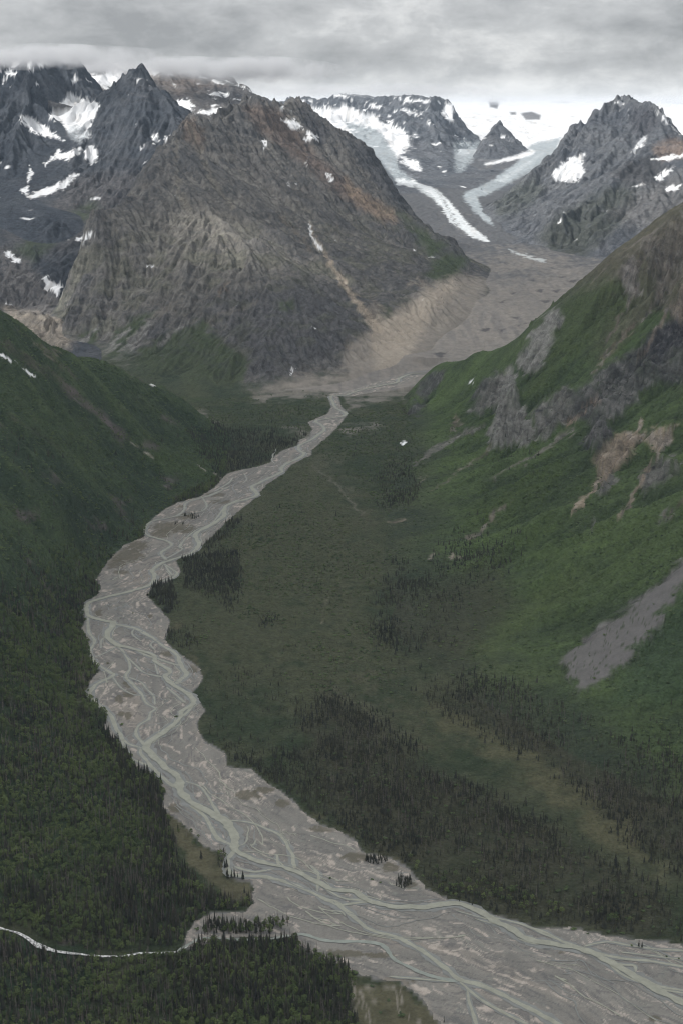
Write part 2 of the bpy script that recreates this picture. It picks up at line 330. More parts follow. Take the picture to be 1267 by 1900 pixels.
H = zfloor(GY).astype(np.float32)
H[ROWY > 4600] = -3000
H2 = np.full((NR, NC), -3000, np.float32)
REG = np.zeros((NR, NC), np.int8)
REG[ROWY > 4600] = ICE
for rid, (P, y0, y1) in LAND.items():
    r0, r1, h = rbf_surface(P, y0, y1)
    hs = H[r0:r1]
    up = h > hs
    H2[r0:r1] = np.where(up, hs, np.maximum(H2[r0:r1], h))
    H[r0:r1] = np.where(up, h, hs)
    REG[r0:r1][up] = rid

def gradient():
    hy, hs = np.gradient(H, ROWY, COLS)
    hx = hs / (GY + 120.0)
    return hx.astype(np.float32), (hy - hx * COLS[None, :]).astype(np.float32)
HX, HY = gradient()

def erosion(x, y, gx, gy, cell, amps, branch=0.38, seed=0):
    """branching gullies that run down the slope (cosine stripes across the fall line, octave by octave)"""
    sl = np.hypot(gx, gy) + 1e-4
    ux, uy = gx / sl, gy / sl
    tot = np.zeros_like(x); first = None
    dx, dy = np.zeros_like(x), np.zeros_like(x)
    f = 1.0 / cell
    for o, amp in enumerate(amps):
        ax, ay = ux + dx * branch, uy + dy * branch
        n = np.hypot(ax, ay) + 1e-4
        px, py = ay / n, -ax / n                     # along the contour
        qx, qy = x * f, y * f
        ix, iy = np.floor(qx).astype(np.int32), np.floor(qy).astype(np.int32)
        fx, fy = qx - ix, qy - iy
        wt = np.full_like(x, 1e-6); ca = np.zeros_like(x); sa = np.zeros_like(x)
        for i in (-1, 0, 1):
            for j in (-1, 0, 1):
                h = hash2(ix + i, iy + j, seed + o * 31)
                jx = (h & np.uint32(255)).astype(np.float32) / 255.0
                jy = ((h >> np.uint32(8)) & np.uint32(255)).astype(np.float32) / 255.0
                vx, vy = fx - i - jx, fy - j - jy
                w = np.exp(-2.6 * (vx * vx + vy * vy))
                ph = (vx * px + vy * py) * np.float32(2 * math.pi * 1.35)
                wt += w; ca += w * np.cos(ph); sa += w * np.sin(ph)
        ca /= wt; sa /= wt
        tot += amp * ((1.0 - 2.0 * np.sqrt(np.clip((1 - ca) * 0.5, 0, 1))) * 1.15 + 0.1 if o < 4 else ca)
        if first is None: first = ca
        else: first = first + ca * 0.5 ** o
        dx = dx - sa * px; dy = dy - sa * py
        f *= 2.0
    return tot, first

GULLY = np.zeros((NR, NC), np.float32)
den = GY * CP + (CAM_H - H) * SP
PX = CX + FPX * GX / den
PY = CY - FPX * ((H - CAM_H) * CP + GY * SP) / den
ROCKM = np.zeros((NR, NC), np.float32); SCREEM = np.zeros((NR, NC), np.float32)
cw = (REG == CRAG)
jx, jy = PX[cw] + noise(GX[cw] / 30, GY[cw] / 30, 21) * 8, PY[cw] + noise(GX[cw] / 30, GY[cw] / 30, 22) * 7
rk = np.zeros(jx.shape, np.float32)
for P, _c, f in CRAG_ROCKS:
    d = seg_dist(jx, jy, P, closed=True); d = np.where(in_poly(jx, jy, P), -d, d)
    rk = np.maximum(rk, sstep(f, -f, d))
ROCKM[cw] = rk
d = seg_dist(jx, jy, SCREE, closed=True); d = np.where(in_poly(jx, jy, SCREE), -d, d)
SCREEM[cw] = sstep(14, -6, d)
WX, WY = GX + 0.0, GY + H * 0.6
SETTINGS = {HILL: (190, (11, 8, 5, 2.6)), CRAG: (210, (20, 16, 11, 6, 3)), MASSIF: (420, (26, 18, 15, 11, 7, 4)), DARK: (340, (30, 24, 17, 10, 6)), SNOWY: (360, (44, 32, 20, 12, 6)),
            RIDGE: (480, (40, 28, 16, 8)), FARM: (600, (60, 36, 20, 10)), PYRAMID: (260, (24, 14, 8, 4)), EAST: (460, (46, 34, 20, 11, 6))}
for rid, (cell, amps) in SETTINGS.items():
    m = REG == rid
    x, y, gx, gy = GX[m], GY[m], HX[m], HY[m]
    warp = fbm(x / 400, y / 400, 3, 40 + rid)
    t, g = erosion(x + warp * 40, y - warp * 40, gx, gy, cell, amps, seed=rid * 7)
    env = sstep(0, 60, H[m] - H2[m]) * (0.4 + 0.6 * sstep(0.08, 0.45, np.hypot(gx, gy)))
    rough = fbm(x / 90, y / 90, 4, 70 + rid) * amps[0] * 0.45
    bumps = (0.5 - np.abs(fbm(x / 36, y / 36, 3, 90 + rid))) * amps[0] * 0.28
    if rid == CRAG:
        crest = 0.25 + 0.75 * sstep(20, 130, seg_dist(x, y, [at(*p)[:2] for p in [(768, 737, 3830), (783, 699, 3890), (869, 661, 3700), (920, 651, 3620), (975, 618, 3520), (1026, 569, 3500), (1081, 524, 3500), (1152, 453, 3500), (1267, 374, 3500), (1400, 290, 3550)]]))
        env = env * (1 - 0.92 * SCREEM[m]) * (0.8 + 1.1 * ROCKM[m] + 0.9 * sstep(280, 400, H[m])) * crest
        H[m] += crest * ROCKM[m] * (6 + (0.75 - worley((x + warp * 20) / 70, (y - warp * 20) / 48, 62)) * 34 + (0.6 - worley(x / 27, (y + warp * 12) / 19, 63)) * 13 + fbm(x / 40, y / 40, 3, 64) * 8)
    elif rid not in (HILL,):
        wx, wy = x + warp * 40 + fbm(x / 60, y / 60, 2, 66) * 14, y - warp * 40
        H[m] += env * ((0.55 - worley(wx / (cell * 0.26), wy / (cell * 0.2), 67 + rid)) * amps[0] * 0.45 + (0.55 - worley(wx / (cell * 0.1), wy / (cell * 0.075), 68 + rid)) * amps[0] * 0.22)
    H[m] += env * (t * 0.8 - 0.06 * sum(amps) + rough + bumps)
    GULLY[m] = g * env
# pinnacles along the broken crest of the big mountain and the twin tops
for rid, line, amp, wid in ((MASSIF, [(348, 217, 6000), (394, 232, 6080), (429, 201, 6200), (455, 186, 6300), (505, 196, 6450), (545, 184, 6600), (571, 201, 6620), (640, 257, 6540)], 26, 130), (MASSIF, [(348, 217, 6000), (303, 262, 5800), (273, 312, 5500)], 10, 100), (EAST, [(1056, 241, 8600), (1102, 215, 8800), (1152, 185, 9000), (1208, 200, 8700), (1267, 252, 8400)], 26, 150), (DARK, [(189, 168, 7400), (262, 121, 7200), (338, 206, 6900)], 12, 120)):
    m = REG == rid
    d = seg_dist(GX[m], GY[m], [at(*p)[:2] for p in line])
    s_ = GX[m] + 0.4 * GY[m]
    teeth = (0.55 - np.abs(noise(s_ / 60, GY[m] / 90, 251))) * 1.3 + (0.5 - np.abs(noise(s_ / 24, GY[m] / 40, 252))) * 0.7
    H[m] += teeth * amp * np.exp(-(d / wid) ** 2)
# ledges of the steep rock: soft terraces that dip to one side
for rid, step, k in ((MASSIF, 34, 0.55), (DARK, 40, 0.5), (SNOWY, 46, 0.5), (FARM, 60, 0.8), (EAST, 52, 0.5), (PYRAMID, 40, 0.5), (RIDGE, 55, 0.5)):
    m = REG == rid
    w = fbm(GX[m] / 260, GY[m] / 260, 3, 200 + rid)
    z = H[m] + GX[m] * 0.12 + w * 30
    fr = z / step - np.floor(z / step)
    H[m] += (sstep(0.15, 0.85, fr) - fr) * step * k * sstep(0.35, 0.8, np.hypot(HX[m], HY[m])) * sstep(0, 60, H[m] - H2[m])
# ice and rubble: crevasses and hummocks
m = REG == ICE
H[m] += (0.5 - np.abs(fbm(GX[m] / 60, GY[m] / 110, 4, 301))) * 13 * sstep(3900, 4600, GY[m]) * sstep(20000, 9000, GY[m]) + fbm(GX[m] / 380, GY[m] / 520, 3, 305) * 24 * sstep(4300, 6000, GY[m])
# small unevenness of the valley floor away from the gravel
near = ROWY < 4700
d_bed = np.full((NR, NC), 1e4, np.float32)
sel = np.zeros((NR, NC), bool); sel[near] = True
bx = np.array(BED_W)
sel &= (GX > bx[:, 0].min() - 150) & (GX < bx[:, 0].max() + 150)
dd = seg_dist(GX[sel], GY[sel], BED_W, closed=True)
dd[in_poly(GX[sel], GY[sel], BED_W)] *= -1
d_bed[sel] = dd
m = (REG == FLOOR)
H[m] += fbm(GX[m] / 120, GY[m] / 120, 4, 320) * 3.0
lev = sstep(4, 70, d_bed)
ZF = zfloor(GY).astype(np.float32)
near2 = (ROWY < 4260)[:, None] & (d_bed < 80)
H = np.where(near2, ZF + (H - ZF) * lev, H).astype(np.float32)
H = np.where(near2 & (d_bed < 8), np.minimum(H, ZF - 0.25), H)
# a small ravine for the side torrent
TORRENT = [(-60, 1700), (0, 1722), (40, 1734), (75, 1756), (110, 1766), (150, 1771), (200, 1775), (240, 1773), (262, 1769), (300, 1768), (330, 1766), (352, 1752), (372, 1742), (400, 1741), (450, 1744), (500, 1742), (540, 1736)]
TOR_W = [on_floor(*p)[:2] for p in TORRENT]
sel = (GY < 1500) & (GX < 80)
dt = np.full((NR, NC), 1e4, np.float32); dt_front = dt.copy()
dt[sel] = seg_dist(GX[sel], GY[sel], TOR_W); dt_front[sel] = seg_dist(GX[sel], GY[sel] + 7, TOR_W)
H = np.where(dt < 60, ZF * 1.0 + (H - ZF) * sstep(7, 55, dt), H).astype(np.float32)
H = np.where(dt < 6, ZF - 0.8, H)

HX, HY = gradient()
SLOPE = np.hypot(HX, HY)

# where each ground point shows in the photograph: used only to decide which material lies there
den = GY * CP + (CAM_H - H) * SP
PX = CX + FPX * GX / den
PY = CY - FPX * ((H - CAM_H) * CP + GY * SP) / den
# ---------------------------------------------------------------- what covers the ground (albedo)
ZW = GY + H * 0.9
n_big, n_mid, n_fine, n_dot = fbm(GX / 330, ZW / 330, 4, 1), fbm(GX / 90, ZW / 90, 4, 2), fbm(GX / 26, ZW / 26, 4, 3), fbm(GX / 9, ZW / 9, 3, 4)
n_far = fbm(GX / 700, ZW / 700, 5, 5)
DEPTH = den / FPX                                   # metres per photograph pixel
JX = PX + (noise(GX / 40, ZW / 40, 11) * 14 + noise(GX / 13, ZW / 13, 12) * 6) / DEPTH * 1.0
JY = PY + (noise(GX / 40, ZW / 40, 13) * 12 + noise(GX / 13, ZW / 13, 14) * 5) / DEPTH * 0.8
SC_ = GY * 0.006
JX += np.where(GY > 3800, noise(GX / SC_, ZW / SC_, 15) * 3.0, 0)
JY += np.where(GY > 3800, noise(GX / SC_, ZW / SC_, 16) * 2.5, 0)
ALB = np.zeros((NR, NC, 3), np.float32)
VEG = np.zeros((NR, NC), np.float32)                # how leafy (drives the material's relief)
SNOW = np.zeros((NR, NC), np.float32)

PATCH_ID = np.zeros((NR, NC), np.int16); PATCH_INFO = []
def own(sel, name, label, group=None, th=0.5):
    w, m = sel
    PATCH_INFO.append((name, label, group))
    ids = PATCH_ID[w]; ids[m > th] = len(PATCH_INFO); PATCH_ID[w] = ids
def mixin(mask, color, where=None):
    c = np.asarray(color, np.float32)
    if where is None:
        ALB[:] += (c - ALB) * mask[..., None]
    else:
        ALB[where] += (c - ALB[where]) * mask[:, None]
def pick(regions, P, pad):
    P = np.array(P)
    w = (JX > P[:, 0].min() - pad) & (JX < P[:, 0].max() + pad) & (JY > P[:, 1].min() - pad) & (JY < P[:, 1].max() + pad)
    return w & np.isin(REG, regions)
def patch(regions, P, feather=6, jitter=1.0, fingers=0.0):
    """mask of a hand-drawn outline, its edge broken up by the terrain noise"""
    w = pick(regions, P, feather)
    x, y = PX[w] + (JX[w] - PX[w]) * jitter, PY[w] + (JY[w] - PY[w]) * jitter
    d = seg_dist(x, y, P, closed=True)
    d = np.where(in_poly(x, y, P), -d, d)
    if fingers: d = d + fingers * (0.35 * GULLY[w] + 1.3 * n_fine[w] + 0.7 * n_mid[w] + 0.8 * n_dot[w])
    return w, sstep(feather, -feather, d)
def streak(regions, P, w0, w1=None, feather=1.5, jitter=0.5):
    n = len(P); w1 = w0 if w1 is None else w1
    ws = [w0 + (w1 - w0) * i / max(n - 1, 1) for i in range(n)]
    w = pick(regions, P, max(w0, w1) + feather + 2)
    x, y = PX[w] + (JX[w] - PX[w]) * jitter, PY[w] + (JY[w] - PY[w]) * jitter
    return w, sstep(feather, -feather, seg_dist(x, y, P, widths=ws))
def lay(sel, color, k=1.0, veg=None, snow=None, noise_k=0.0):
    w, m = sel
    m = m * k
    if noise_k: m = m * np.clip(1 + noise_k * (n_mid[w] * 1.6 + n_fine[w] * 1.2), 0, 1)
    mixin(m, color, w)
    if veg is not None: VEG[w] += (veg - VEG[w]) * m
    if snow is not None: SNOW[w] += (snow - SNOW[w]) * m
    elif snow is None: SNOW[w] *= (1 - m)

def tone(mask, a, b, t):
    """blend two colours by a 0..1 field over a region"""
    t = np.clip(t, 0, 1)[..., None]
    ALB[mask] = (np.asarray(a, np.float32) * (1 - t) + np.asarray(b, np.float32) * t)[mask]
G = GULLY
# valley floor: dark alder on the near and far left, olive heath with pale lichen on the wide flat
m = REG == FLOOR
tone(m, (0.040, 0.056, 0.030), (0.072, 0.080, 0.047), 0.5 + n_mid * 1.3 + n_big * 0.8 + n_fine * 0.5 + n_dot * 0.35)
VEG[m] = 1
OLIVE = [(500, 900), (560, 850), (600, 870), (640, 940), (700, 1000), (720, 1060), (690, 1090), (690, 1160), (720, 1200), (650, 1260), (560, 1300), (480, 1260), (400, 1250), (340, 1180), (330, 1120), (420, 1000)]
lay(patch([FLOOR, CRAG], OLIVE, 40), (0.072, 0.080, 0.046), 0.85, noise_k=0.9)
for c in [(520, 1075, 22), (600, 1160, 8), (575, 1080, 12), (700, 1090, 10), (655, 1180, 8), (600, 860, 30), (560, 900, 26), (640, 900, 18), (640, 1290, 30), (480, 950, 26), (470, 1180, 18)]:
    lay(patch([FLOOR, CRAG], [(c[0] - c[2] * 1.6, c[1]), (c[0], c[1] - c[2] * .5), (c[0] + c[2] * 1.6, c[1]), (c[0], c[1] + c[2] * .5)], c[2] * .6, 1.6), (0.14, 0.135, 0.10), 0.45, noise_k=1.2)
lay(streak([FLOOR, CRAG], [(604, 1100), (602, 1125), (598, 1158)], 3.0, 2.2), (0.22, 0.20, 0.15), 0.9)
lay(streak([FLOOR, CRAG], [(604, 1100), (630, 1090), (650, 1086)], 1.0), (0.16, 0.15, 0.11), 0.5)
lay(streak([FLOOR, CRAG], [(580, 865), (620, 895), (650, 930), (672, 955)], 2.4), (0.18, 0.17, 0.14), 0.7)
for P, a, c in (([(420, 1010), (470, 1060), (500, 1120), (510, 1190), (540, 1260)], 5, (0.105, 0.10, 0.066)), ([(560, 900), (600, 960), (640, 1040), (650, 1110), (630, 1180), (650, 1240), (700, 1300)], 5, (0.112, 0.106, 0.07)), ([(520, 960), (560, 1010), (580, 1080), (560, 1150), (580, 1210)], 4, (0.04, 0.055, 0.034)),
                ([(640, 900), (670, 960), (690, 1020)], 4, (0.105, 0.10, 0.068)), ([(440, 1160), (480, 1200), (500, 1260), (560, 1290)], 4, (0.04, 0.054, 0.034)), ([(610, 1190), (640, 1230), (690, 1270), (760, 1330), (850, 1400)], 6, (0.115, 0.11, 0.072)), ([(660, 850), (700, 900), (690, 960)], 5, (0.042, 0.06, 0.036)), ([(400, 1180), (430, 1230), (470, 1290)], 5, (0.10, 0.098, 0.066))):
    lay(streak([FLOOR, CRAG], smooth_line(P, 5), a, a * 0.6, 5, 2.2), c, 0.6, noise_k=0.8)
PALE_BAND = [(780, 1310), (850, 1350), (950, 1420), (1030, 1480), (1110, 1550), (1190, 1600), (1240, 1650), (1225, 1610), (1180, 1560), (1100, 1480), (1000, 1410), (880, 1340), (800, 1300)]
for P in ([(560, 1340), (612, 1290), (700, 1340), (820, 1440), (1000, 1530), (1200, 1652), (1258, 1745), (1000, 1719), (790, 1644), (600, 1500)], [(800, 1300), (990, 1290), (1267, 1420), (1330, 1640), (1180, 1560), (950, 1385)]):
    lay(patch([FLOOR, CRAG], P, 24), (0.062, 0.060, 0.040), 0.75, noise_k=0.4)
lay(patch([FLOOR, CRAG], PALE_BAND, 16, 1.5), (0.115, 0.112, 0.064), 0.8, noise_k=0.8)
lay(patch([FLOOR, CRAG], [(600, 1250), (680, 1310), (760, 1380), (700, 1350), (620, 1290)], 14, 1.5), (0.10, 0.10, 0.064), 0.7, noise_k=0.6)
RUBBLE = (0.21, 0.195, 0.175)
for P in ([(460, 735), (520, 728), (600, 722), (640, 728), (600, 736), (530, 740), (480, 745)], [(640, 735), (700, 722), (780, 715), (770, 735), (700, 745), (645, 760)], [(625, 795), (700, 786), (705, 793), (640, 805)],
          [(370, 760), (390, 772), (402, 785), (392, 790), (372, 772)], [(310, 700), (345, 700), (375, 712), (330, 716)], [(530, 792), (580, 805), (575, 812), (535, 800)]):
    lay(patch([FLOOR, CRAG, MASSIF, ICE, HILL], P, 7, 1.2), RUBBLE, 0.8, veg=0, noise_k=0.8)
# brown-green bars beside the gravel
BAR = (0.115, 0.108, 0.068)
for P in ([(199, 1055), (205, 1035), (231, 1008), (272, 998), (275, 1015), (262, 1040), (230, 1055), (205, 1062)], [(332, 930), (300, 943), (290, 958), (330, 940), (378, 922)],
          [(305, 1495), (335, 1510), (365, 1540), (360, 1560), (400, 1590), (420, 1610), (430, 1632), (470, 1636), (478, 1660), (430, 1668), (395, 1655), (372, 1610), (345, 1585), (318, 1545)],
          [(138, 1226), (160, 1222), (172, 1236), (166, 1262), (160, 1282), (150, 1280), (140, 1250)], [(660, 1810), (700, 1822), (760, 1830), (800, 1880), (830, 1930), (670, 1930)],
          [(316, 1155), (335, 1158), (325, 1170), (310, 1176)], [(345, 1210), (372, 1228), (376, 1245), (360, 1235)], [(545, 1490), (585, 1508), (600, 1520), (570, 1515)], [(700, 1585), (748, 1604), (770, 1640), (790, 1655), (760, 1640), (735, 1612)]):
    lay(patch([FLOOR, HILL], P, 5, 1.0), BAR, 0.9, veg=0.6, noise_k=0.3)
for P in ([(662, 1812), (672, 1840), (668, 1870), (690, 1895)], [(675, 1822), (690, 1850), (700, 1880), (690, 1910)], [(690, 1826), (712, 1836), (735, 1870), (760, 1900)], [(735, 1832), (745, 1850), (738, 1862)], [(670, 1850), (684, 1868), (700, 1868)]):
    lay(streak([FLOOR, HILL], smooth_line(P, 4), 3.5, 2.5, 2.5, 1.4), (0.30, 0.275, 0.235), 0.75, veg=0.1, noise_k=0.8)
m_b = sstep(2.0, -1.5, d_bed + n_fine * 4)
ok = np.isin(REG, [FLOOR, HILL, CRAG, ICE, MASSIF])
mixin(np.where(ok, m_b, 0), (0.20, 0.194, 0.182)); VEG *= 1 - m_b

FLOORALB = (np.asarray((0.040, 0.056, 0.034)) * (1 - np.clip(0.5 + n_mid * 0.9 + n_big * 0.5 + n_dot * 0.35, 0, 1))[..., None] + np.asarray((0.070, 0.080, 0.046)) * np.clip(0.5 + n_mid * 0.9 + n_big * 0.5 + n_dot * 0.35, 0, 1)[..., None]).astype(np.float32)
LOW = sstep(30, 2, H - zfloor(GY).astype(np.float32) + n_mid * 10)
# the forested hillside
m = REG == HILL
tone(m, (0.033, 0.050, 0.030), (0.070, 0.098, 0.047), 0.42 + n_big * 0.9 + n_mid * 0.7 + n_dot * 0.4 + G * 0.12)
VEG[m] = 1
t = sstep(0.25, 0.5, n_mid + 0.5 * n_far) * sstep(120, 330, H)
mixin(np.where(m, t * 0.7, 0), (0.105, 0.096, 0.076))
mixin(np.where(m, sstep(0.15, 0.6, n_fine + 0.6 * n_mid - G * 0.4) * 0.6, 0), (0.026, 0.040, 0.024))
mixin(np.where(m, sstep(0.2, 0.6, G * 0.5 + n_fine * 0.6 + n_big * 0.4) * sstep(90, 260, H) * 0.5, 0), (0.085, 0.112, 0.052))
for P, w in (([(60, 640), (110, 655)], 3), ([(75, 655), (105, 668)], 2.5)): lay(streak([HILL], P, w, w, 3, 1), (0.17, 0.15, 0.12), 0.7)
for P in ([(110, 715), (140, 725), (190, 770), (215, 795), (195, 790), (150, 750)], [(190, 770), (225, 800), (235, 820), (205, 800)], [(80, 870), (110, 885), (120, 900), (95, 890)], [(210, 920), (235, 935), (242, 965), (222, 945)], [(295, 765), (320, 780), (330, 788), (300, 778)],
          [(310, 880), (330, 890), (320, 905), (305, 895)], [(265, 815), (300, 828), (295, 835), (270, 828)], [(45, 1040), (62, 1045), (55, 1055)], [(30, 940), (70, 950), (60, 975), (35, 965)], [(170, 960), (195, 975), (185, 985)], [(230, 680), (290, 712), (250, 700)]):
    lay(patch([HILL], P, 7, 1.3), (0.12, 0.102, 0.10), 0.85, veg=0.1, noise_k=0.5)
lay(patch([HILL], [(330, 850), (400, 870), (404, 884), (360, 890), (300, 870), (260, 840), (300, 835)], 14), (0.062, 0.09, 0.036), 0.7, noise_k=0.3)
for P, w in (([(240, 822), (258, 832), (285, 848)], 1.4), ([(366, 862), (372, 868), (382, 876)], 1.3), ([(398, 878), (410, 884)], 1.3)): lay(streak([HILL, FLOOR], P, w), (0.36, 0.33, 0.28), 0.8)
lay(patch([HILL, FLOOR], [(105, 1755), (120, 1745), (140, 1748), (146, 1762), (125, 1764)], 3), (0.16, 0.14, 0.12), 0.8)
lay(patch([HILL, FLOOR], [(172, 1762), (178, 1752), (188, 1758), (186, 1768)], 3), (0.16, 0.14, 0.12), 0.7)

# the craggy green mountainside
m = REG == CRAG
lean = sstep(230, 480, H + n_big * 120)
rill = noise(GY / 15 + n_mid * 0.8, GX / 210, 67) + 0.6 * noise(GY / 6 + n_mid, GX / 120, 68)
tone(m, (0.046, 0.066, 0.034), (0.090, 0.130, 0.050), 0.5 + n_big * 0.8 + n_mid * 0.45 + n_dot * 0.15 + G * 0.25 + rill * 0.3)
mixin(np.where(m, lean * 0.85, 0), (0.122, 0.110, 0.084))
turf = sstep(0.05, 0.5, rill * 0.6 + n_mid * 0.7 - G * 0.3) * sstep(260, 520, H)
mixin(np.where(m, turf * 0.8, 0), (0.19, 0.172, 0.148))
dk = sstep(0.1, 0.6, -G * 0.7 + n_mid * 0.8 - 0.1) * sstep(420, 250, H)
mixin(np.where(m, dk * 0.45, 0), (0.036, 0.054, 0.031))
VEG[m] = 1 - 0.5 * lean[m]
k = np.where(m, LOW, 0)[..., None]
ALB += (FLOORALB - ALB) * k
lay(patch([FLOOR, CRAG], OLIVE, 40), (0.072, 0.080, 0.046), 0.85, noise_k=0.9)
lay(patch([CRAG], [(760, 1190), (800, 1090), (920, 1040), (960, 1120), (880, 1210), (800, 1270)], 40), (0.056, 0.058, 0.036), 0.7, noise_k=0.4)
lay(patch([CRAG], [(700, 1100), (740, 1080), (770, 1150), (760, 1210), (700, 1180)], 20), (0.060, 0.060, 0.040), 0.7, noise_k=0.4)
lay(patch([CRAG], [(880, 1210), (960, 1130), (1060, 1060), (1090, 1070), (1000, 1150), (900, 1230)], 26), (0.088, 0.118, 0.045), 0.7, noise_k=0.3)
lay(patch([CRAG], [(850, 960), (1000, 880), (1060, 860), (1000, 920), (880, 990)], 20), (0.07, 0.10, 0.034), 0.6, noise_k=0.3)
lay(patch([CRAG], [(1130, 980), (1267, 930), (1267, 1000), (1160, 1060)], 24), (0.078, 0.112, 0.045), 0.7, noise_k=0.4)
lay(patch([CRAG], [(1180, 1190), (1267, 1110), (1330, 1200), (1267, 1300), (1150, 1300)], 24), (0.056, 0.088, 0.046), 0.7, noise_k=0.3)
lay(patch([CRAG], [(1040, 560), (1120, 520), (1170, 520), (1160, 580), (1080, 640), (1030, 680), (1000, 730), (970, 740), (1010, 660)], 18), (0.066, 0.09, 0.036), 0.8, noise_k=0.4)
lay(patch([CRAG], [(1130, 660), (1210, 580), (1250, 570), (1230, 610), (1160, 660)], 10), (0.062, 0.096, 0.036), 0.9, noise_k=0.3)
for P, c, f in CRAG_ROCKS:
    sel_ = patch([CRAG], P, f, 1.0)
    lay(sel_, c, 0.92, veg=0.0, noise_k=0.45)
    tint = "pale grey" if c is ROCK_A else "dark" if c is ROCK_D else "tan" if c is ROCK_T else "grey"
    own(sel_, "cliff", "%s rock cliff breaking out of the green mountainside" % tint, "%s cliffs of the mountainside" % tint)
for P, a, b, c in (([(1190, 780), (1140, 860), (1110, 895), (1066, 945)], 4, 7, ROCK_T), ([(1235, 815), (1200, 870), (1180, 905), (1150, 955)], 3, 5, (0.27, 0.22, 0.17)), ([(1060, 800), (1000, 840), (960, 862), (915, 890)], 3.5, 1, (0.2, 0.185, 0.16)), ([(895, 790), (850, 808), (815, 830), (780, 850)], 3, 5, (0.19, 0.18, 0.165)),
                   ([(950, 932), (920, 955), (890, 982), (870, 1000)], 2.0, 4, (0.22, 0.19, 0.16)), ([(1170, 610), (1130, 650), (1100, 690)], 4, 3, (0.2, 0.17, 0.13)), ([(1110, 740), (1070, 775), (1050, 790)], 3, 5, (0.27, 0.21, 0.16)), ([(1240, 570), (1200, 640), (1180, 670)], 5, 2, (0.24, 0.2, 0.16)), ([(1185, 480), (1175, 540), (1150, 590), (1120, 640)], 2, 3, (0.17, 0.15, 0.12)),
                   ([(1240, 480), (1215, 560), (1190, 600)], 2, 2, (0.19, 0.17, 0.14)), ([(910, 830), (870, 860), (830, 890), (800, 910)], 2.5, 1, (0.16, 0.15, 0.11)), ([(800, 845), (770, 862)], 1.5, 3, (0.17, 0.16, 0.13)), ([(785, 885), (775, 900)], 1.5, 1.5, (0.25, 0.22, 0.18)), ([(845, 1030), (836, 1036)], 2.5, 2, (0.3, 0.26, 0.22)), ([(795, 1036), (808, 1030)], 2, 2, (0.3, 0.26, 0.22)), ([(720, 970), (750, 964)], 2, 2, (0.2, 0.17, 0.13)), ([(1267, 925), (1235, 960)], 3, 2, (0.14, 0.12, 0.09))):
    lay(streak([CRAG, FLOOR], smooth_line(P, 3), a, b, 2.0, 0.8), c, 0.85, veg=0.1, noise_k=0.35)
sel_ = patch([CRAG], SCREE, 5, 1.2)
lay(sel_, (0.148, 0.141, 0.137), 0.95, veg=0, noise_k=0.1)
own(sel_, "scree_slope", "smooth grey scree tongue running down the green slope")
along_ = noise((PX * 0.72 + PY * 0.69) / 40, (PX * 0.69 - PY * 0.72) / 5, 65)
mixin(np.where(REG == CRAG, SCREEM * sstep(0.0, 0.5, along_) * 0.5, 0), (0.155, 0.145, 0.145))
dots = fbm(GX / 7, ZW / 7, 2, 66) + 0.5 * along_
mixin(np.where(REG == CRAG, SCREEM * sstep(0.34, 0.46, dots) * sstep(1090, 1150, PY) * 0.85, 0), (0.05, 0.065, 0.036))
# rock bands with thin pale beds
m = (REG == CRAG) & (VEG < 0.5) & (SCREEM < 0.3)
bands = noise((H + GX * 0.5 + n_mid * 30) / 9, GX / 400, 61)
mixin(np.where(m, sstep(0.1, 0.6, bands) * 0.4, 0), (0.30, 0.29, 0.28))
mixin(np.where(m, sstep(0.1, 0.5, -bands) * 0.5, 0), (0.07, 0.07, 0.072))

# the big central massif
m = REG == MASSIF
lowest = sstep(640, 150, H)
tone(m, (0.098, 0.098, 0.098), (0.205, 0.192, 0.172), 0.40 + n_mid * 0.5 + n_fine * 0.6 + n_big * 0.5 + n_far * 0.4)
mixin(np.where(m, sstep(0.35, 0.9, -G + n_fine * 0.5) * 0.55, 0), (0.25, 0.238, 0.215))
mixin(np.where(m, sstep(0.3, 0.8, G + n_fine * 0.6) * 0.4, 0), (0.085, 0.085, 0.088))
mixin(np.where(m, sstep(0.25, 0.6, noise((H + GX * 0.3 + n_mid * 22) / 11, GX / 300, 72)) * 0.35, 0), (0.075, 0.076, 0.08))
lay(patch([MASSIF], [(260, 420), (330, 350), (420, 380), (480, 450), (470, 560), (350, 590), (230, 560), (200, 500)], 60), (0.185, 0.174, 0.15), 0.45, noise_k=0.4)
lay(patch([MASSIF], [(300, 400), (360, 380), (420, 400), (455, 450), (420, 470), (370, 440), (320, 440)], 26), (0.22, 0.205, 0.175), 0.45, noise_k=0.4)  # paler shoulder rock, with some of its sun patch painted into the colour
lay(patch([MASSIF], [(450, 200), (470, 195), (520, 205), (540, 225), (590, 290), (660, 350), (730, 395), (715, 415), (640, 370), (560, 300), (490, 250)], 12), (0.17, 0.13, 0.108), 0.8, noise_k=0.5)
lay(patch([MASSIF], [(640, 330), (690, 370), (735, 395), (735, 415), (690, 400), (645, 365)], 7), (0.29, 0.225, 0.17), 0.85, noise_k=0.4)
lay(patch([MASSIF], [(335, 225), (352, 218), (380, 250), (372, 280), (350, 260)], 8), (0.22, 0.16, 0.12), 0.6, noise_k=0.4)
lay(patch([MASSIF], [(545, 186), (575, 205), (610, 240), (600, 280), (560, 230)], 8), (0.075, 0.075, 0.08), 0.9, noise_k=0.2)
lay(patch([MASSIF], [(640, 258), (690, 275), (730, 345), (790, 415), (740, 390), (670, 310)], 10), (0.085, 0.088, 0.095), 0.85, noise_k=0.3)
lay(patch([MASSIF], [(380, 560), (560, 520), (640, 560), (680, 640), (560, 690), (470, 700), (430, 640)], 30), (0.098, 0.098, 0.102), 0.8, noise_k=0.5)
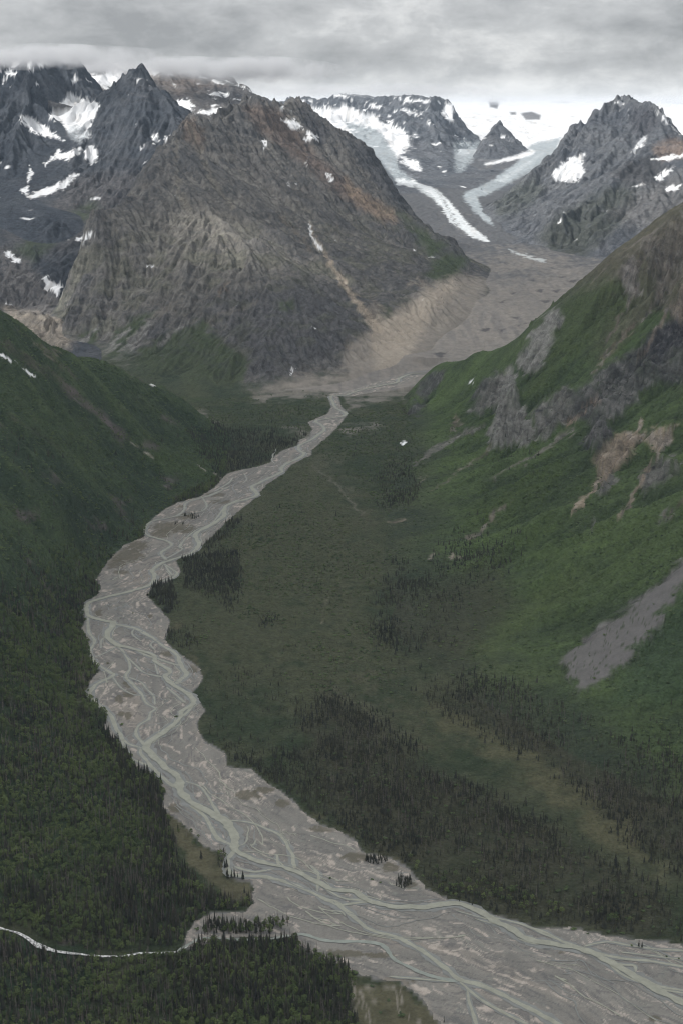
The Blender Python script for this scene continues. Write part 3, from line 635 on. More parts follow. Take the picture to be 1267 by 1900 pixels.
for P, a, b, c in (([(348, 225), (375, 290), (400, 340), (430, 380)], 2, 6, (0.24, 0.22, 0.18)), ([(395, 240), (440, 310), (490, 370), (540, 410)], 1, 5, (0.21, 0.2, 0.18)), ([(430, 210), (470, 290), (520, 350)], 1, 4, (0.2, 0.19, 0.18)), ([(330, 250), (330, 330), (350, 390)], 2, 6, (0.23, 0.21, 0.17)), ([(360, 520), (330, 560), (280, 590)], 2, 5, (0.19, 0.175, 0.15)), ([(480, 560), (420, 580), (390, 600), (345, 625)], 2, 4, (0.21, 0.19, 0.16)), ([(520, 400), (560, 440), (580, 470)], 2, 5, (0.2, 0.17, 0.13)), ([(425, 520), (412, 545)], 2, 2, (0.26, 0.19, 0.13))):
    lay(streak([MASSIF], smooth_line(P, 4), a, b, 4, 1.2), c, 0.6, noise_k=0.6)
green = sstep(-0.08, 0.3, n_mid + 0.6 * n_big - G * 0.15) * sstep(520, 330, H) * sstep(90, 140, H)
mixin(np.where(m, green * 0.38, 0), (0.085, 0.092, 0.055))
GREEN = (0.052, 0.072, 0.032)
for P in ([(146, 645), (152, 612), (186, 606), (184, 640), (170, 655)], [(195, 662), (215, 612), (255, 585), (285, 580), (262, 615), (232, 660), (210, 675)], [(240, 690), (262, 650), (310, 620), (355, 605), (378, 590), (392, 615), (420, 640), (455, 660), (462, 690), (440, 725), (370, 745), (300, 735)], [(790, 515), (800, 492), (820, 470), (850, 470), (872, 482), (850, 506), (818, 525)],
          [(740, 395), (790, 430), (830, 455), (800, 480), (770, 440)], [(512, 560), (540, 560), (555, 575), (520, 580)], [(690, 590), (720, 570), (735, 585), (715, 592)], [(30, 480), (60, 460), (90, 440), (100, 445), (60, 480)]):
    lay(patch([MASSIF, FLOOR], P, 9, 1.3), GREEN, 0.85, veg=0.9, noise_k=0.45)
for P, a, b in (([(186, 602), (165, 622), (142, 645)], 3, 6), ([(240, 610), (215, 635), (190, 665)], 3, 6), ([(282, 598), (250, 625), (215, 670)], 3, 8), ([(278, 605), (258, 630), (240, 655)], 2, 4), ([(350, 598), (325, 615), (300, 640)], 3, 5)):
    lay(streak([MASSIF], P, a, b, 3, 0.8), (0.23, 0.225, 0.212), 0.95, veg=0)
SCREE_TAN = (0.35, 0.30, 0.24)
lay(patch([MASSIF, ICE, FLOOR], [(640, 640), (690, 610), (720, 592), (790, 530), (860, 508), (905, 520), (890, 570), (840, 640), (795, 690), (700, 704), (560, 727), (470, 732), (540, 700), (640, 690)], 12), (0.25, 0.226, 0.196), 0.9, veg=0, noise_k=0.2)
lay(patch([MASSIF, ICE, FLOOR], [(690, 560), (715, 590), (770, 560), (840, 515), (850, 530), (800, 580), (770, 640), (760, 680), (700, 690), (690, 640)], 14), (0.36, 0.315, 0.26), 0.9, veg=0, noise_k=0.25)
APRON = np.zeros((NR, NC), np.float32)
w_, m_ = patch([MASSIF, ICE, FLOOR], [(640, 640), (690, 610), (720, 592), (790, 530), (860, 508), (905, 520), (890, 570), (840, 640), (795, 690), (700, 704), (560, 727), (470, 732), (540, 700), (640, 690)], 14)
APRON[w_] = m_
lay(streak([MASSIF, ICE], smooth_line([(575, 415), (585, 445), (606, 476), (630, 512), (652, 548), (680, 582), (700, 612)], 4), 1.2, 9, 3, 0.8), SCREE_TAN, 0.9, veg=0)
lay(streak([MASSIF], [(760, 525), (800, 535), (770, 515)], 4, 3, 3, 0.8), (0.25, 0.225, 0.19), 0.8)

k = np.where(REG == MASSIF, sstep(34, 4, H - zfloor(GY) + n_mid * 22 + n_fine * 12) * (1 - APRON) * sstep(4600, 4300, GY), 0)
ALB += (FLOORALB - ALB) * k[..., None]; VEG += (1 - VEG) * k
# cold dark peaks
for rid, a, b in ((DARK, (0.052, 0.060, 0.072), (0.100, 0.106, 0.116)), (SNOWY, (0.050, 0.058, 0.071), (0.095, 0.103, 0.115)), (RIDGE, (0.10, 0.10, 0.105), (0.2, 0.185, 0.17)), (FARM, (0.105, 0.115, 0.13), (0.17, 0.178, 0.19)), (PYRAMID, (0.105, 0.112, 0.124), (0.165, 0.17, 0.178)), (EAST, (0.100, 0.108, 0.122), (0.175, 0.18, 0.185))):
    m = REG == rid
    tone(m, a, b, 0.42 + n_mid * 0.6 + n_big * 0.6 + n_far * 0.3 + G * 0.18)
lay(patch([DARK], [(130, 330), (200, 320), (280, 320), (270, 350), (200, 400), (120, 420), (80, 400)], 16), (0.15, 0.142, 0.14), 0.7, noise_k=0.4)
lay(patch([DARK], [(0, 410), (120, 380), (200, 370), (220, 400), (140, 470), (0, 480)], 20), (0.125, 0.118, 0.114), 0.6, noise_k=0.4)
lay(patch([DARK], [(15, 470), (60, 440), (120, 400), (170, 370), (185, 385), (150, 420), (100, 455), (60, 490)], 10), GREEN, 0.7, veg=0.7, noise_k=0.6)
lay(patch([DARK], [(0, 460), (50, 480), (100, 540), (140, 580), (140, 640), (0, 620)], 14), (0.17, 0.16, 0.152), 0.85, noise_k=0.25)
lay(patch([DARK], [(0, 565), (40, 575), (90, 585), (140, 595), (130, 650), (60, 640), (20, 600)], 8), (0.36, 0.315, 0.255), 0.8, noise_k=0.3)
lay(patch([RIDGE], [(160, 110), (260, 118), (340, 125), (420, 160), (330, 180), (290, 150), (220, 130)], 10), (0.23, 0.185, 0.155), 0.6, noise_k=0.5)
lay(patch([EAST], [(1205, 275), (1240, 255), (1275, 260), (1275, 290), (1225, 300)], 7), (0.21, 0.155, 0.12), 0.8, noise_k=0.5)
lay(patch([EAST], [(1130, 320), (1170, 300), (1205, 285), (1245, 312), (1210, 345), (1160, 345)], 6), (0.072, 0.072, 0.074), 0.9, noise_k=0.3)
lay(patch([EAST], [(1000, 440), (1030, 400), (1080, 375), (1130, 345), (1180, 350), (1170, 400), (1120, 440), (1080, 480), (1020, 475)], 14), (0.066, 0.072, 0.055), 0.8, noise_k=0.5)
lay(patch([EAST], [(915, 375), (950, 350), (990, 330), (1010, 350), (970, 390), (920, 400)], 12), (0.085, 0.095, 0.072), 0.6, noise_k=0.5)
lay(patch([EAST], [(1172, 195), (1210, 202), (1225, 230), (1190, 260), (1170, 240)], 6), (0.08, 0.08, 0.088), 0.8, noise_k=0.3)
lay(patch([EAST], [(1130, 400), (1180, 360), (1267, 320), (1300, 380), (1200, 430)], 16), (0.165, 0.16, 0.155), 0.7, noise_k=0.3)
# dipping pale beds on the far walls
for rid, th in ((FARM, 34), (EAST, 40), (PYRAMID, 30), (RIDGE, 44), (DARK, 26), (SNOWY, 30)):
    m = REG == rid
    b = noise((H + GX * 0.16 + n_big * 60) / th, GX / 1500, 81 + rid)
    mixin(np.where(m, sstep(0.15, 0.6, b) * 0.3, 0), np.asarray((0.22, 0.22, 0.225)) * (0.55 if rid in (DARK, SNOWY) else 1))

# rubble-covered ice, moraines, glaciers, icefield
m = REG == ICE
flow = noise(GX / 34 + n_big, GY / 420, 335) + 0.6 * noise(GX / 14, GY / 160, 336)
tone(m, (0.112, 0.114, 0.118), (0.225, 0.208, 0.188), 0.55 + n_big * 0.7 + n_mid * 0.7 - 0.9 * sstep(500, 420, PY) + n_fine * 0.6 + flow * 0.35)
ICE_GREY, ICE_WHITE, SNOW_C = (0.42, 0.46, 0.48), (0.66, 0.70, 0.71), (0.84, 0.85, 0.86)
rim = sstep(0.15, 0.5, noise(GX / 260, GY / 520, 333)) * sstep(480, 640, PY)
mixin(np.where(m, rim * 0.35, 0), (0.27, 0.24, 0.205))
mixin(np.where(m, sstep(470, 560, PY + n_big * 40) * 0.62, 0), (0.262, 0.24, 0.212))
mixin(np.where(m, sstep(470, 520, PY) * sstep(0.25, 0.7, flow + n_big) * 0.5, 0), (0.15, 0.145, 0.142))
for c in ((815, 659, 14, 5), (898, 613, 9, 3), (955, 590, 8, 3), (1010, 560, 10, 3), (930, 560, 7, 2), (1060, 522, 12, 3), (905, 612, 6, 3), (930, 614, 6, 4), (990, 595, 6, 2.5), (975, 601, 5, 2), (960, 605, 5, 2), (1000, 540, 9, 3), (1030, 540, 10, 3), (985, 520, 7, 2.5), (1040, 515, 9, 2.5), (950, 545, 5, 2)):
    P = [(c[0] - c[2], c[1] - c[3] * .6), (c[0] + c[2], c[1] - c[3]), (c[0] + c[2] * .3, c[1] + c[3])]
    lay(patch([ICE], P, 1.5, 0.4), (0.085, 0.08, 0.08), 0.9)
LANDS = [ICE, MASSIF, FARM, PYRAMID, EAST]
m = (REG == ICE) & (PY < 330)
k = np.where(m, sstep(12, -12, PY + n_mid * 10 + n_big * 14 - np.interp(PX, [500, 740, 835, 850, 1040, 1267], [300, 262, 250, 282, 288, 270])), 0)
mixin(k, SNOW_C); SNOW = np.maximum(SNOW, k)
lay(patch([ICE, FARM], [(570, 200), (640, 205), (690, 215), (720, 240), (755, 250), (760, 270), (735, 300), (700, 290), (640, 250), (590, 225)], 4, 1.2, 8.0), SNOW_C, 0.95, snow=1)
lay(patch([ICE, FARM], [(640, 235), (700, 262), (735, 290), (735, 300), (690, 285), (640, 255)], 6, 1.2, 6.0), ICE_WHITE, 0.6, snow=0.7, noise_k=0.8)
crev = 0.5 + 0.5 * noise(GX / 45, GY / 28, 341) + 0.5 * noise(GX / 18, GY / 12, 342)
def ice(P, color, f, k=0.95, snow=0.4, jitter=0.9, crevk=0.45):
    w, m = patch([ICE, FARM, MASSIF, PYRAMID, EAST], P, f * 0.7, jitter, 2.2)
    c = np.asarray(color, np.float32) * (1 - crevk * np.clip(crev[w], 0, 1))[:, None] + np.asarray((0.30, 0.34, 0.36), np.float32) * (crevk * np.clip(crev[w], 0, 1))[:, None]
    m = np.where(np.isin(REG[w], [ICE, FARM, PYRAMID]), m, 0.0) * k
    ALB[w] += (c - ALB[w]) * m[:, None]
    SNOW[w] = np.maximum(SNOW[w] * (1 - m), m * snow)
ice([(640, 225), (700, 240), (735, 290), (742, 318), (770, 336), (752, 346), (722, 322), (700, 292), (660, 262)], ICE_GREY, 5, 0.95, 0.4)
ice([(735, 330), (770, 338), (808, 350), (834, 372), (848, 392), (872, 418), (896, 437), (908, 449), (880, 443), (856, 425), (832, 412), (822, 392), (802, 368), (770, 350), (736, 342)], (0.74, 0.77, 0.78), 2, 0.97, 0.6, 0.6, 0.25)
ice([(770, 344), (800, 352), (836, 388), (850, 410), (872, 434), (846, 420), (826, 400), (806, 376)], ICE_WHITE, 3, 0.5, 0.5, 1.2)
lay(streak([ICE], smooth_line([(806, 352), (826, 376), (838, 398), (852, 424), (868, 436)], 5), 1.1, 1.5, 1, 1.2), (0.18, 0.18, 0.18), 0.85)
lay(streak([ICE], smooth_line([(790, 352), (815, 372), (824, 396), (834, 412)], 5), 1.6, 1.0, 1, 1.2), SNOW_C, 0.7, snow=0.6)
lay(streak([ICE], smooth_line([(745, 340), (780, 356), (808, 382), (826, 412)], 5), 2.5, 5, 3, 1.2), (0.12, 0.12, 0.122), 0.7)
ice([(985, 268), (1040, 255), (1030, 290), (1000, 312), (960, 332), (925, 350), (900, 362), (884, 366), (892, 384), (905, 400), (916, 420), (896, 408), (876, 390), (862, 372), (858, 360), (885, 348), (920, 328), (955, 305)], ICE_GREY, 4, 0.95, 0.4, 1.0, 0.55)
lay(streak([ICE], smooth_line([(1005, 284), (970, 308), (935, 332), (900, 350)], 5), 2, 4, 3, 1.2), (0.62, 0.65, 0.66), 0.5, noise_k=0.6)
lay(streak([ICE], smooth_line([(1018, 292), (985, 314), (940, 342), (906, 358)], 5), 1.5, 2.5, 2, 1.2), (0.2, 0.21, 0.215), 0.5, noise_k=0.6)
lay(patch([ICE, FARM], [(838, 262), (866, 262), (898, 266), (880, 290), (866, 310), (850, 330), (842, 300)], 5, 1.5, 6.0), ICE_GREY, 0.85, snow=0.4, noise_k=0.6)
lay(streak([ICE, EAST], smooth_line([(945, 465), (965, 472), (985, 478), (1008, 485)], 3), 1.5, 3, 1.5, 0.8), (0.55, 0.58, 0.58), 0.8, snow=0.5)
lay(streak([ICE], smooth_line([(840, 348), (862, 352), (880, 340), (920, 322)], 3), 2, 5, 3, 1), (0.11, 0.112, 0.118), 0.8)
lay(streak([ICE, PYRAMID], smooth_line([(900, 303), (925, 300), (955, 292), (985, 282)], 3), 2, 5, 2, 0.8), SNOW_C, 0.9, snow=1)
for P in ([(905, 184), (915, 182), (925, 192), (922, 202), (908, 198)], [(965, 210), (985, 207), (1002, 214), (1000, 222), (975, 222)], [(1018, 183), (1058, 184), (1056, 190), (1022, 190)], [(945, 208), (956, 208), (958, 213), (948, 213)]):
    lay(patch([ICE], P, 2, 0.25), (0.15, 0.145, 0.145), 0.92)
# snow lying in hollows and on ledges
dirt = noise(GX / 60 + n_mid, ZW / 420, 351) + 0.7 * noise(GX / 22, ZW / 160, 352)
SNOWPOLY = {
    DARK: [[(100, 205), (122, 180), (132, 165), (140, 185), (155, 180), (168, 185), (186, 195), (178, 215), (165, 240), (172, 250), (158, 260), (140, 250), (122, 238), (112, 225), (86, 220)], [(38, 213), (60, 220), (80, 233), (105, 250), (118, 262), (95, 254), (64, 246), (40, 228)], [(80, 305), (100, 290), (110, 275), (118, 285), (150, 272), (155, 280), (130, 296), (105, 295), (92, 300), (84, 310)], [(158, 280), (170, 266), (182, 280), (182, 300), (170, 305), (168, 292), (160, 296)], [(45, 366), (80, 352), (110, 340), (120, 335), (122, 328), (150, 322), (140, 330), (118, 350), (90, 362), (60, 370)], [(50, 330), (56, 308), (62, 324), (54, 340)], [(40, 352), (52, 344), (56, 356), (46, 362)], [(6, 464), (20, 470), (38, 482), (44, 490), (30, 488), (12, 474)], [(76, 515), (92, 510), (90, 520), (108, 528), (118, 520), (112, 540), (106, 555), (98, 540), (84, 535), (90, 526)], [(140, 443), (174, 434), (170, 440), (146, 446)], [(283, 260), (292, 248), (296, 262), (288, 268)], [(260, 276), (270, 268), (262, 280)], [(305, 258), (315, 252), (307, 264)]],
    SNOWY: [[(72, 105), (85, 100), (88, 120), (76, 128), (68, 118)], [(50, 118), (62, 108), (60, 125), (70, 128), (56, 132)], [(0, 124), (8, 122), (2, 132)], [(3, 150), (14, 142), (8, 156)], [(135, 150), (146, 124), (142, 150), (130, 160)], [(15, 123), (20, 128), (16, 130)]],
    RIDGE: [[(165, 142), (185, 140), (205, 128), (230, 132), (232, 146), (212, 158), (196, 165), (180, 160), (170, 150)], [(330, 188), (350, 184), (362, 196), (350, 206), (336, 198)], [(318, 150), (330, 160), (324, 162)], [(428, 152), (445, 158), (465, 168), (474, 172), (455, 166)], [(360, 205), (392, 204), (418, 206), (416, 212), (380, 214)], [(434, 205), (446, 198), (440, 212)]],
    MASSIF: [[(530, 223), (552, 228), (562, 240), (548, 238)], [(568, 244), (580, 246), (590, 258), (576, 256)], [(602, 322), (614, 324), (626, 338), (612, 334)], [(562, 256), (578, 262), (570, 262)], [(490, 257), (494, 262), (493, 275), (490, 272)], [(520, 200), (528, 196), (526, 208)], [(566, 296), (574, 298), (568, 302)], [(120, 500), (132, 486), (126, 500)], [(540, 687), (545, 684), (546, 697), (542, 694)]],
    FARM: [[(560, 205), (600, 200), (650, 200), (690, 210), (710, 228), (750, 240), (758, 262), (730, 256), (690, 236), (650, 216), (600, 214)], [(745, 290), (775, 300), (780, 318), (755, 308)], [(735, 296), (760, 302), (782, 312), (770, 318)], [(828, 186), (842, 195), (838, 230), (820, 210)]],
    EAST: [[(1022, 322), (1046, 300), (1085, 282), (1078, 310), (1090, 318), (1070, 336), (1048, 338), (1030, 334)], [(1172, 282), (1190, 255), (1200, 250), (1192, 268), (1176, 288)], [(1175, 346), (1195, 338), (1190, 346)], [(1215, 330), (1250, 308), (1240, 322), (1222, 336)], [(1232, 350), (1262, 342), (1256, 350), (1236, 356)], [(1205, 296), (1230, 290), (1267, 284), (1267, 292), (1240, 298)], [(1140, 188), (1150, 186), (1156, 196), (1146, 196)], [(1030, 420), (1044, 400), (1038, 416), (1026, 428)], [(1205, 200), (1235, 215), (1250, 236), (1262, 250), (1240, 230)]],
    HILL: [[(-4, 655), (10, 660), (30, 674), (14, 668), (-4, 662)], [(46, 684), (66, 697), (58, 694)], [(275, 708), (290, 714), (284, 715)]],
    CRAG: [[(868, 710), (878, 702), (876, 708)], [(738, 826), (752, 820), (748, 825)]],
}
for rid, polys in SNOWPOLY.items():
    for P in polys:
        sel_ = patch([rid, DARK] if rid == SNOWY else [rid, SNOWY, MASSIF] if rid == DARK else [rid], P, 1.3, 0.45, 5.0)
        lay(sel_, SNOW_C, 1.0, veg=0, snow=1)
        where_ = {DARK: "dark peak and its hollow", SNOWY: "peak under the cloud", RIDGE: "distant brown ridge", MASSIF: "grey mountain", FARM: "banded far mountain", EAST: "two topped mountain", HILL: "forested hillside", CRAG: "craggy green mountainside"}[rid]
        own(sel_, "snow_patch", "white snow patch lying on the " + where_, "snow patches on the " + where_)
lay(patch([DARK, SNOWY], [(128, 232), (160, 236), (168, 250), (150, 268), (134, 258), (126, 246)], 5, 0.6), (0.45, 0.48, 0.5), 0.75, noise_k=0.5)
lay(streak([MASSIF], [(574, 416), (578, 436), (586, 450), (598, 464)], 1.2, 1.6, 1.0, 0.5), SNOW_C, 0.95, snow=1)
for rid, z0, z1, th in ((SNOWY, 780, 1100, 0.30), (DARK, 720, 1050, 0.36), (RIDGE, 850, 1100, 0.18), (FARM, 500, 1000, 0.22), (EAST, 640, 980, 0.5), (MASSIF, 680, 900, 0.45), (PYRAMID, 450, 700, 0.4)):
    m = REG == rid
    ledge = noise((H + GX * 0.16 + n_big * 60) / 40, GX / 160, 95 + rid) * 0.7 + noise(GX / 60, ZW / 60, 99) * 0.5 - (SLOPE - 0.8) * 0.12 - G * 0.2
    k = np.where(m, sstep(th, th + 0.14, ledge - 0.35 * (1 - sstep(z0, z1, H))), 0)
    mixin(k, SNOW_C); SNOW = np.maximum(SNOW, k)
mixin(SNOW * sstep(0.25, 0.9, dirt) * 0.5 * (GY < 16000), (0.50, 0.47, 0.43))
ALB *= (1 + 0.16 * n_dot + 0.16 * n_fine)[..., None] * (1 - 0.8 * SNOW[..., None]) + 0.8 * SNOW[..., None]
np.clip(ALB, 0.012, 0.9, out=ALB)
ROCKY = (1 - VEG) * np.where(REG == ICE, 0.15, 1.0) * (1 - SCREEM) * (1 - 0.85 * APRON)
ROCKY = np.where(REG == FLOOR, ROCKY * 0.3, ROCKY).astype(np.float32)

m_b = sstep(2.0, -1.5, d_bed + n_fine * 4) * (GY < 4300)
mixin(m_b * 0.9, (0.19, 0.186, 0.178)); ROCKY *= 1 - m_b
# ---------------------------------------------------------------- materials
def material(name):
    m = bpy.data.materials.new(name); m.use_nodes = True
    nt = m.node_tree
    return m, nt.nodes, nt.links, nt.nodes['Principled BSDF']
def nnoise(N, L, vec, scale, detail=4, rough=0.55):
    n = N.new('ShaderNodeTexNoise')
    n.inputs['Scale'].default_value = scale; n.inputs['Detail'].default_value = detail; n.inputs['Roughness'].default_value = rough
    L.new(vec, n.inputs['Vector']); return n.outputs['Fac']
def nmath(N, L, op, a, b):
    n = N.new('ShaderNodeMath'); n.operation = op
    for i, v in enumerate((a, b)):
        if isinstance(v, (int, float)): n.inputs[i].default_value = v
        else: L.new(v, n.inputs[i])
    return n.outputs[0]
def nscale(N, L, col, fac):
    n = N.new('ShaderNodeVectorMath'); n.operation = 'SCALE'
    L.new(col, n.inputs[0]); L.new(fac, n.inputs[3]); return n.outputs[0]
terrain_mat, N, L, bsdf = material("terrain")
geo = N.new('ShaderNodeNewGeometry')
a = N.new('ShaderNodeAttribute'); a.attribute_name = 'albedo'
cov = N.new('ShaderNodeAttribute'); cov.attribute_name = 'cover'      # x leafy, y snow
cs = N.new('ShaderNodeSeparateXYZ'); L.new(cov.outputs['Vector'], cs.inputs[0])
P_ = geo.outputs['Position']
nz = nnoise(N, L, P_, 0.075, 7, 0.66)
nz2 = nnoise(N, L, P_, 0.33, 5, 0.65)
def nz2c(vec):
    n = N.new('ShaderNodeTexNoise'); n.inputs['Scale'].default_value = 0.09; n.inputs['Detail'].default_value = 3; L.new(vec, n.inputs['Vector']); return n.outputs['Color']
nz3 = nnoise(N, L, P_, 0.045, 6, 0.6)
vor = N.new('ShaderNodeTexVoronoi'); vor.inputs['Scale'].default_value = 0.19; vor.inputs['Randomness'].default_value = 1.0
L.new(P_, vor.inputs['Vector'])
bush = nmath(N, L, 'MULTIPLY', vor.outputs['Distance'], 1.0)                       # domed bushes; the shade in their gaps is painted into the colour
k = nmath(N, L, 'SUBTRACT', 1.0, cs.outputs['Y'])
rocky = cs.outputs['Z']
leaf, stone = cs.outputs['X'], nmath(N, L, 'SUBTRACT', 1.0, cs.outputs['X'])
vf = N.new('ShaderNodeTexVoronoi'); vf.inputs['Scale'].default_value = 0.055
dist_ = N.new('ShaderNodeVectorMath'); dist_.operation = 'MULTIPLY_ADD'; L.new(nz2c(P_), dist_.inputs[0]); dist_.inputs[1].default_value = (16, 16, 16); L.new(P_, dist_.inputs[2])
L.new(dist_.outputs[0], vf.inputs['Vector'])
vfs = N.new('ShaderNodeSeparateXYZ'); L.new(vf.outputs['Color'], vfs.inputs[0])
facet = nmath(N, L, 'MULTIPLY', nmath(N, L, 'SUBTRACT', vfs.outputs['X'], 0.5), rocky)
crack = nmath(N, L, 'MINIMUM', nmath(N, L, 'MULTIPLY', nmath(N, L, 'ABSOLUTE', nmath(N, L, 'SUBTRACT', nz3, 0.5), 0), 14.0), 1.0)
v = nmath(N, L, 'ADD', nmath(N, L, 'MULTIPLY', nmath(N, L, 'SUBTRACT', nz, 0.5), 1.1), nmath(N, L, 'MULTIPLY', nmath(N, L, 'SUBTRACT', nz2, 0.5), 0.9))
v = nmath(N, L, 'MULTIPLY', v, nmath(N, L, 'ADD', nmath(N, L, 'MULTIPLY', nmath(N, L, 'MAXIMUM', rocky, leaf), 0.7), 0.3))
v = nmath(N, L, 'SUBTRACT', v, nmath(N, L, 'MULTIPLY', nmath(N, L, 'MULTIPLY', nmath(N, L, 'SUBTRACT', 1.0, crack), rocky), 0.22))
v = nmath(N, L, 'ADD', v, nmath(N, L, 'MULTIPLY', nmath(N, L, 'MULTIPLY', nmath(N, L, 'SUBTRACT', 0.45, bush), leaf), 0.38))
v = nmath(N, L, 'ADD', v, nmath(N, L, 'MULTIPLY', facet, 0.42))
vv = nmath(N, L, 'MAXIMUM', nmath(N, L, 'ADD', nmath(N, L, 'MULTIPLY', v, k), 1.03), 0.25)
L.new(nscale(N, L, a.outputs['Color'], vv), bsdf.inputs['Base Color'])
bsdf.inputs['Roughness'].default_value = 0.95
bsdf.inputs['Specular IOR Level'].default_value = 0.12
bump = N.new('ShaderNodeBump'); bump.inputs['Distance'].default_value = 7.0
L.new(nmath(N, L, 'ADD', nmath(N, L, 'MULTIPLY', nmath(N, L, 'MULTIPLY', k, nmath(N, L, 'ADD', nmath(N, L, 'MULTIPLY', nmath(N, L, 'MAXIMUM', rocky, leaf), 0.6), 0.4)), 0.8), 0.12), bump.inputs['Strength'])
hgt = nmath(N, L, 'ADD', nz, nmath(N, L, 'MULTIPLY', nz2, 0.45))
hgt = nmath(N, L, 'SUBTRACT', hgt, nmath(N, L, 'MULTIPLY', nmath(N, L, 'MULTIPLY', bush, leaf), 0.5))
hgt = nmath(N, L, 'ADD', hgt, nmath(N, L, 'MULTIPLY', nmath(N, L, 'MULTIPLY', crack, rocky), 0.22))
hgt = nmath(N, L, 'ADD', hgt, nmath(N, L, 'MULTIPLY', facet, 0.5))
L.new(hgt, bump.inputs['Height'])
L.new(bump.outputs[0], bsdf.inputs['Normal'])

# ---------------------------------------------------------------- terrain meshes, one per landform, sharing one set of normals
VN = np.stack([-HX, -HY, np.ones_like(HX)], -1)
VN /= np.linalg.norm(VN, axis=-1, keepdims=True)
CO = np.stack([GX, GY, H], -1).reshape(-1, 3).astype(np.float32)
VNf = VN.reshape(-1, 3).astype(np.float32)
ALBf = np.concatenate([ALB, np.ones((NR, NC, 1), np.float32)], -1).reshape(-1, 4)
COVf = np.stack([VEG, SNOW, ROCKY], -1).reshape(-1, 3).astype(np.float32)
idx = np.arange(NR * NC, dtype=np.int64).reshape(NR, NC)
QUADS = np.stack([idx[:-1, :-1], idx[:-1, 1:], idx[1:, 1:], idx[1:, :-1]], -1).reshape(-1, 4)
QREG = REG[:-1, :-1].reshape(-1).copy()

def quads_mesh(name, co, quads, mat, normals=None, albedo=None, cover=None):
    used, inv = np.unique(quads.ravel(), return_inverse=True)
    me = bpy.data.meshes.new(name)
    me.vertices.add(len(used)); me.vertices.foreach_set("co", co[used].ravel())
    me.loops.add(quads.size); me.loops.foreach_set("vertex_index", inv.astype(np.int32))
    me.polygons.add(len(quads)); me.polygons.foreach_set("loop_start", np.arange(0, quads.size, 4, dtype=np.int32))
    me.update()
    me.polygons.foreach_set("use_smooth", np.ones(len(quads), bool))
    if albedo is not None:
        at_ = me.color_attributes.new("albedo", 'FLOAT_COLOR', 'POINT'); at_.data.foreach_set("color", albedo[used].ravel())
    if cover is not None:
        at_ = me.attributes.new("cover", 'FLOAT_VECTOR', 'POINT'); at_.data.foreach_set("vector", cover[used].ravel())
    if normals is not None:
        me.normals_split_custom_set_from_vertices(normals[used])
    me.materials.append(mat)
    o = bpy.data.objects.new(name, me); COL.objects.link(o)
    return o
# glacier ice and large snow lie on the landforms as objects of their own
ICEQ = 20
cq = SNOW[:-1, :-1].reshape(-1)
NAMES = {FLOOR: ("valley_floor", "wide valley floor of dark scrub and olive heath beside the braided river"), HILL: ("forested_hillside", "dark green forested slope along the near bank of the river"),
         CRAG: ("craggy_mountainside", "steep green mountainside with grey cliffs and tan rockfall"), MASSIF: ("grey_mountain", "broad grey brown rock mountain standing at the head of the valley"), DARK: ("dark_peak", "sharp dark pyramid peak behind the grey mountain with a snowy hollow"),
         SNOWY: ("cloudy_peak", "dark jagged peak with its top in the cloud"), RIDGE: ("distant_ridge", "brownish snow flecked ridge partly under the cloud"), FARM: ("far_mountain", "flat topped blue grey mountain banded with snow beside the icefield"),
         PYRAMID: ("rock_pyramid", "small pointed rock pyramid standing out of the icefield"), EAST: ("twin_mountain", "blue grey mountain with two rocky tops right of the glacier"), ICE: ("moraine", "grey rubble covered glacier tongue and moraine filling the upper valley")}
m_ice = (QREG == ICE) & (cq > 0.3)
QREG[m_ice & (PY[:-1, :-1].reshape(-1) > 262)] = ICEQ
QREG[m_ice & (PY[:-1, :-1].reshape(-1) <= 262)] = ICEQ + 1
NAMES[ICEQ] = ("glacier", "white glacier tongues flowing down between the mountains")
NAMES[ICEQ + 1] = ("icefield", "bright white icefield under the cloud in the far distance")
pid = PATCH_ID[:-1, :-1].reshape(-1)
nq = np.bincount(pid, minlength=len(PATCH_INFO) + 1)
for k, (nm, lab, grp) in enumerate(PATCH_INFO, 1):
    if nq[k] < 24: continue
    sel_ = pid == k
    tag(quads_mesh(nm, CO, QUADS[sel_], terrain_mat, VNf, ALBf, COVf), lab, None, grp, 'structure')
    QREG[sel_] = -1
for rid, (nm, lab) in NAMES.items():
    q = QUADS[QREG == rid]
    if len(q) == 0: continue
    o = quads_mesh(nm, CO, q, terrain_mat, VNf, ALBf, COVf)
    tag(o, lab, kind='structure')
# ---------------------------------------------------------------- air and cloud
def box_mesh(name, lo, hi):
    (x0, y0, z0), (x1, y1, z1) = lo, hi
    me = bpy.data.meshes.new(name)
    me.from_pydata([(x0, y0, z0), (x1, y0, z0), (x1, y1, z0), (x0, y1, z0), (x0, y0, z1), (x1, y0, z1), (x1, y1, z1), (x0, y1, z1)], [],
                   [(0, 3, 2, 1), (4, 5, 6, 7), (0, 1, 5, 4), (1, 2, 6, 5), (2, 3, 7, 6), (3, 0, 4, 7)])
    return me
HAZE_TOP = max(float(H.max()), CAM_H) + 6.0
hm = bpy.data.materials.new("haze_air"); hm.use_nodes = True
hm.node_tree.nodes.clear()
ho = hm.node_tree.nodes.new('ShaderNodeOutputMaterial'); hv = hm.node_tree.nodes.new('ShaderNodeVolumePrincipled')
hv.inputs['Color'].default_value = (0.62, 0.79, 1.0, 1)
hv.inputs['Density'].default_value = HAZE_D
hv.inputs['Anisotropy'].default_value = 0.25
hm.node_tree.links.new(hv.outputs[0], ho.inputs['Volume'])
me = box_mesh("haze", (float(GX.min()) - 300, -1500, float(H.min()) - 1.0), (float(GX.max()) + 300, float(GY.max()) + 300, HAZE_TOP))
me.materials.append(hm)
haze = bpy.data.objects.new("haze", me); COL.objects.link(haze)
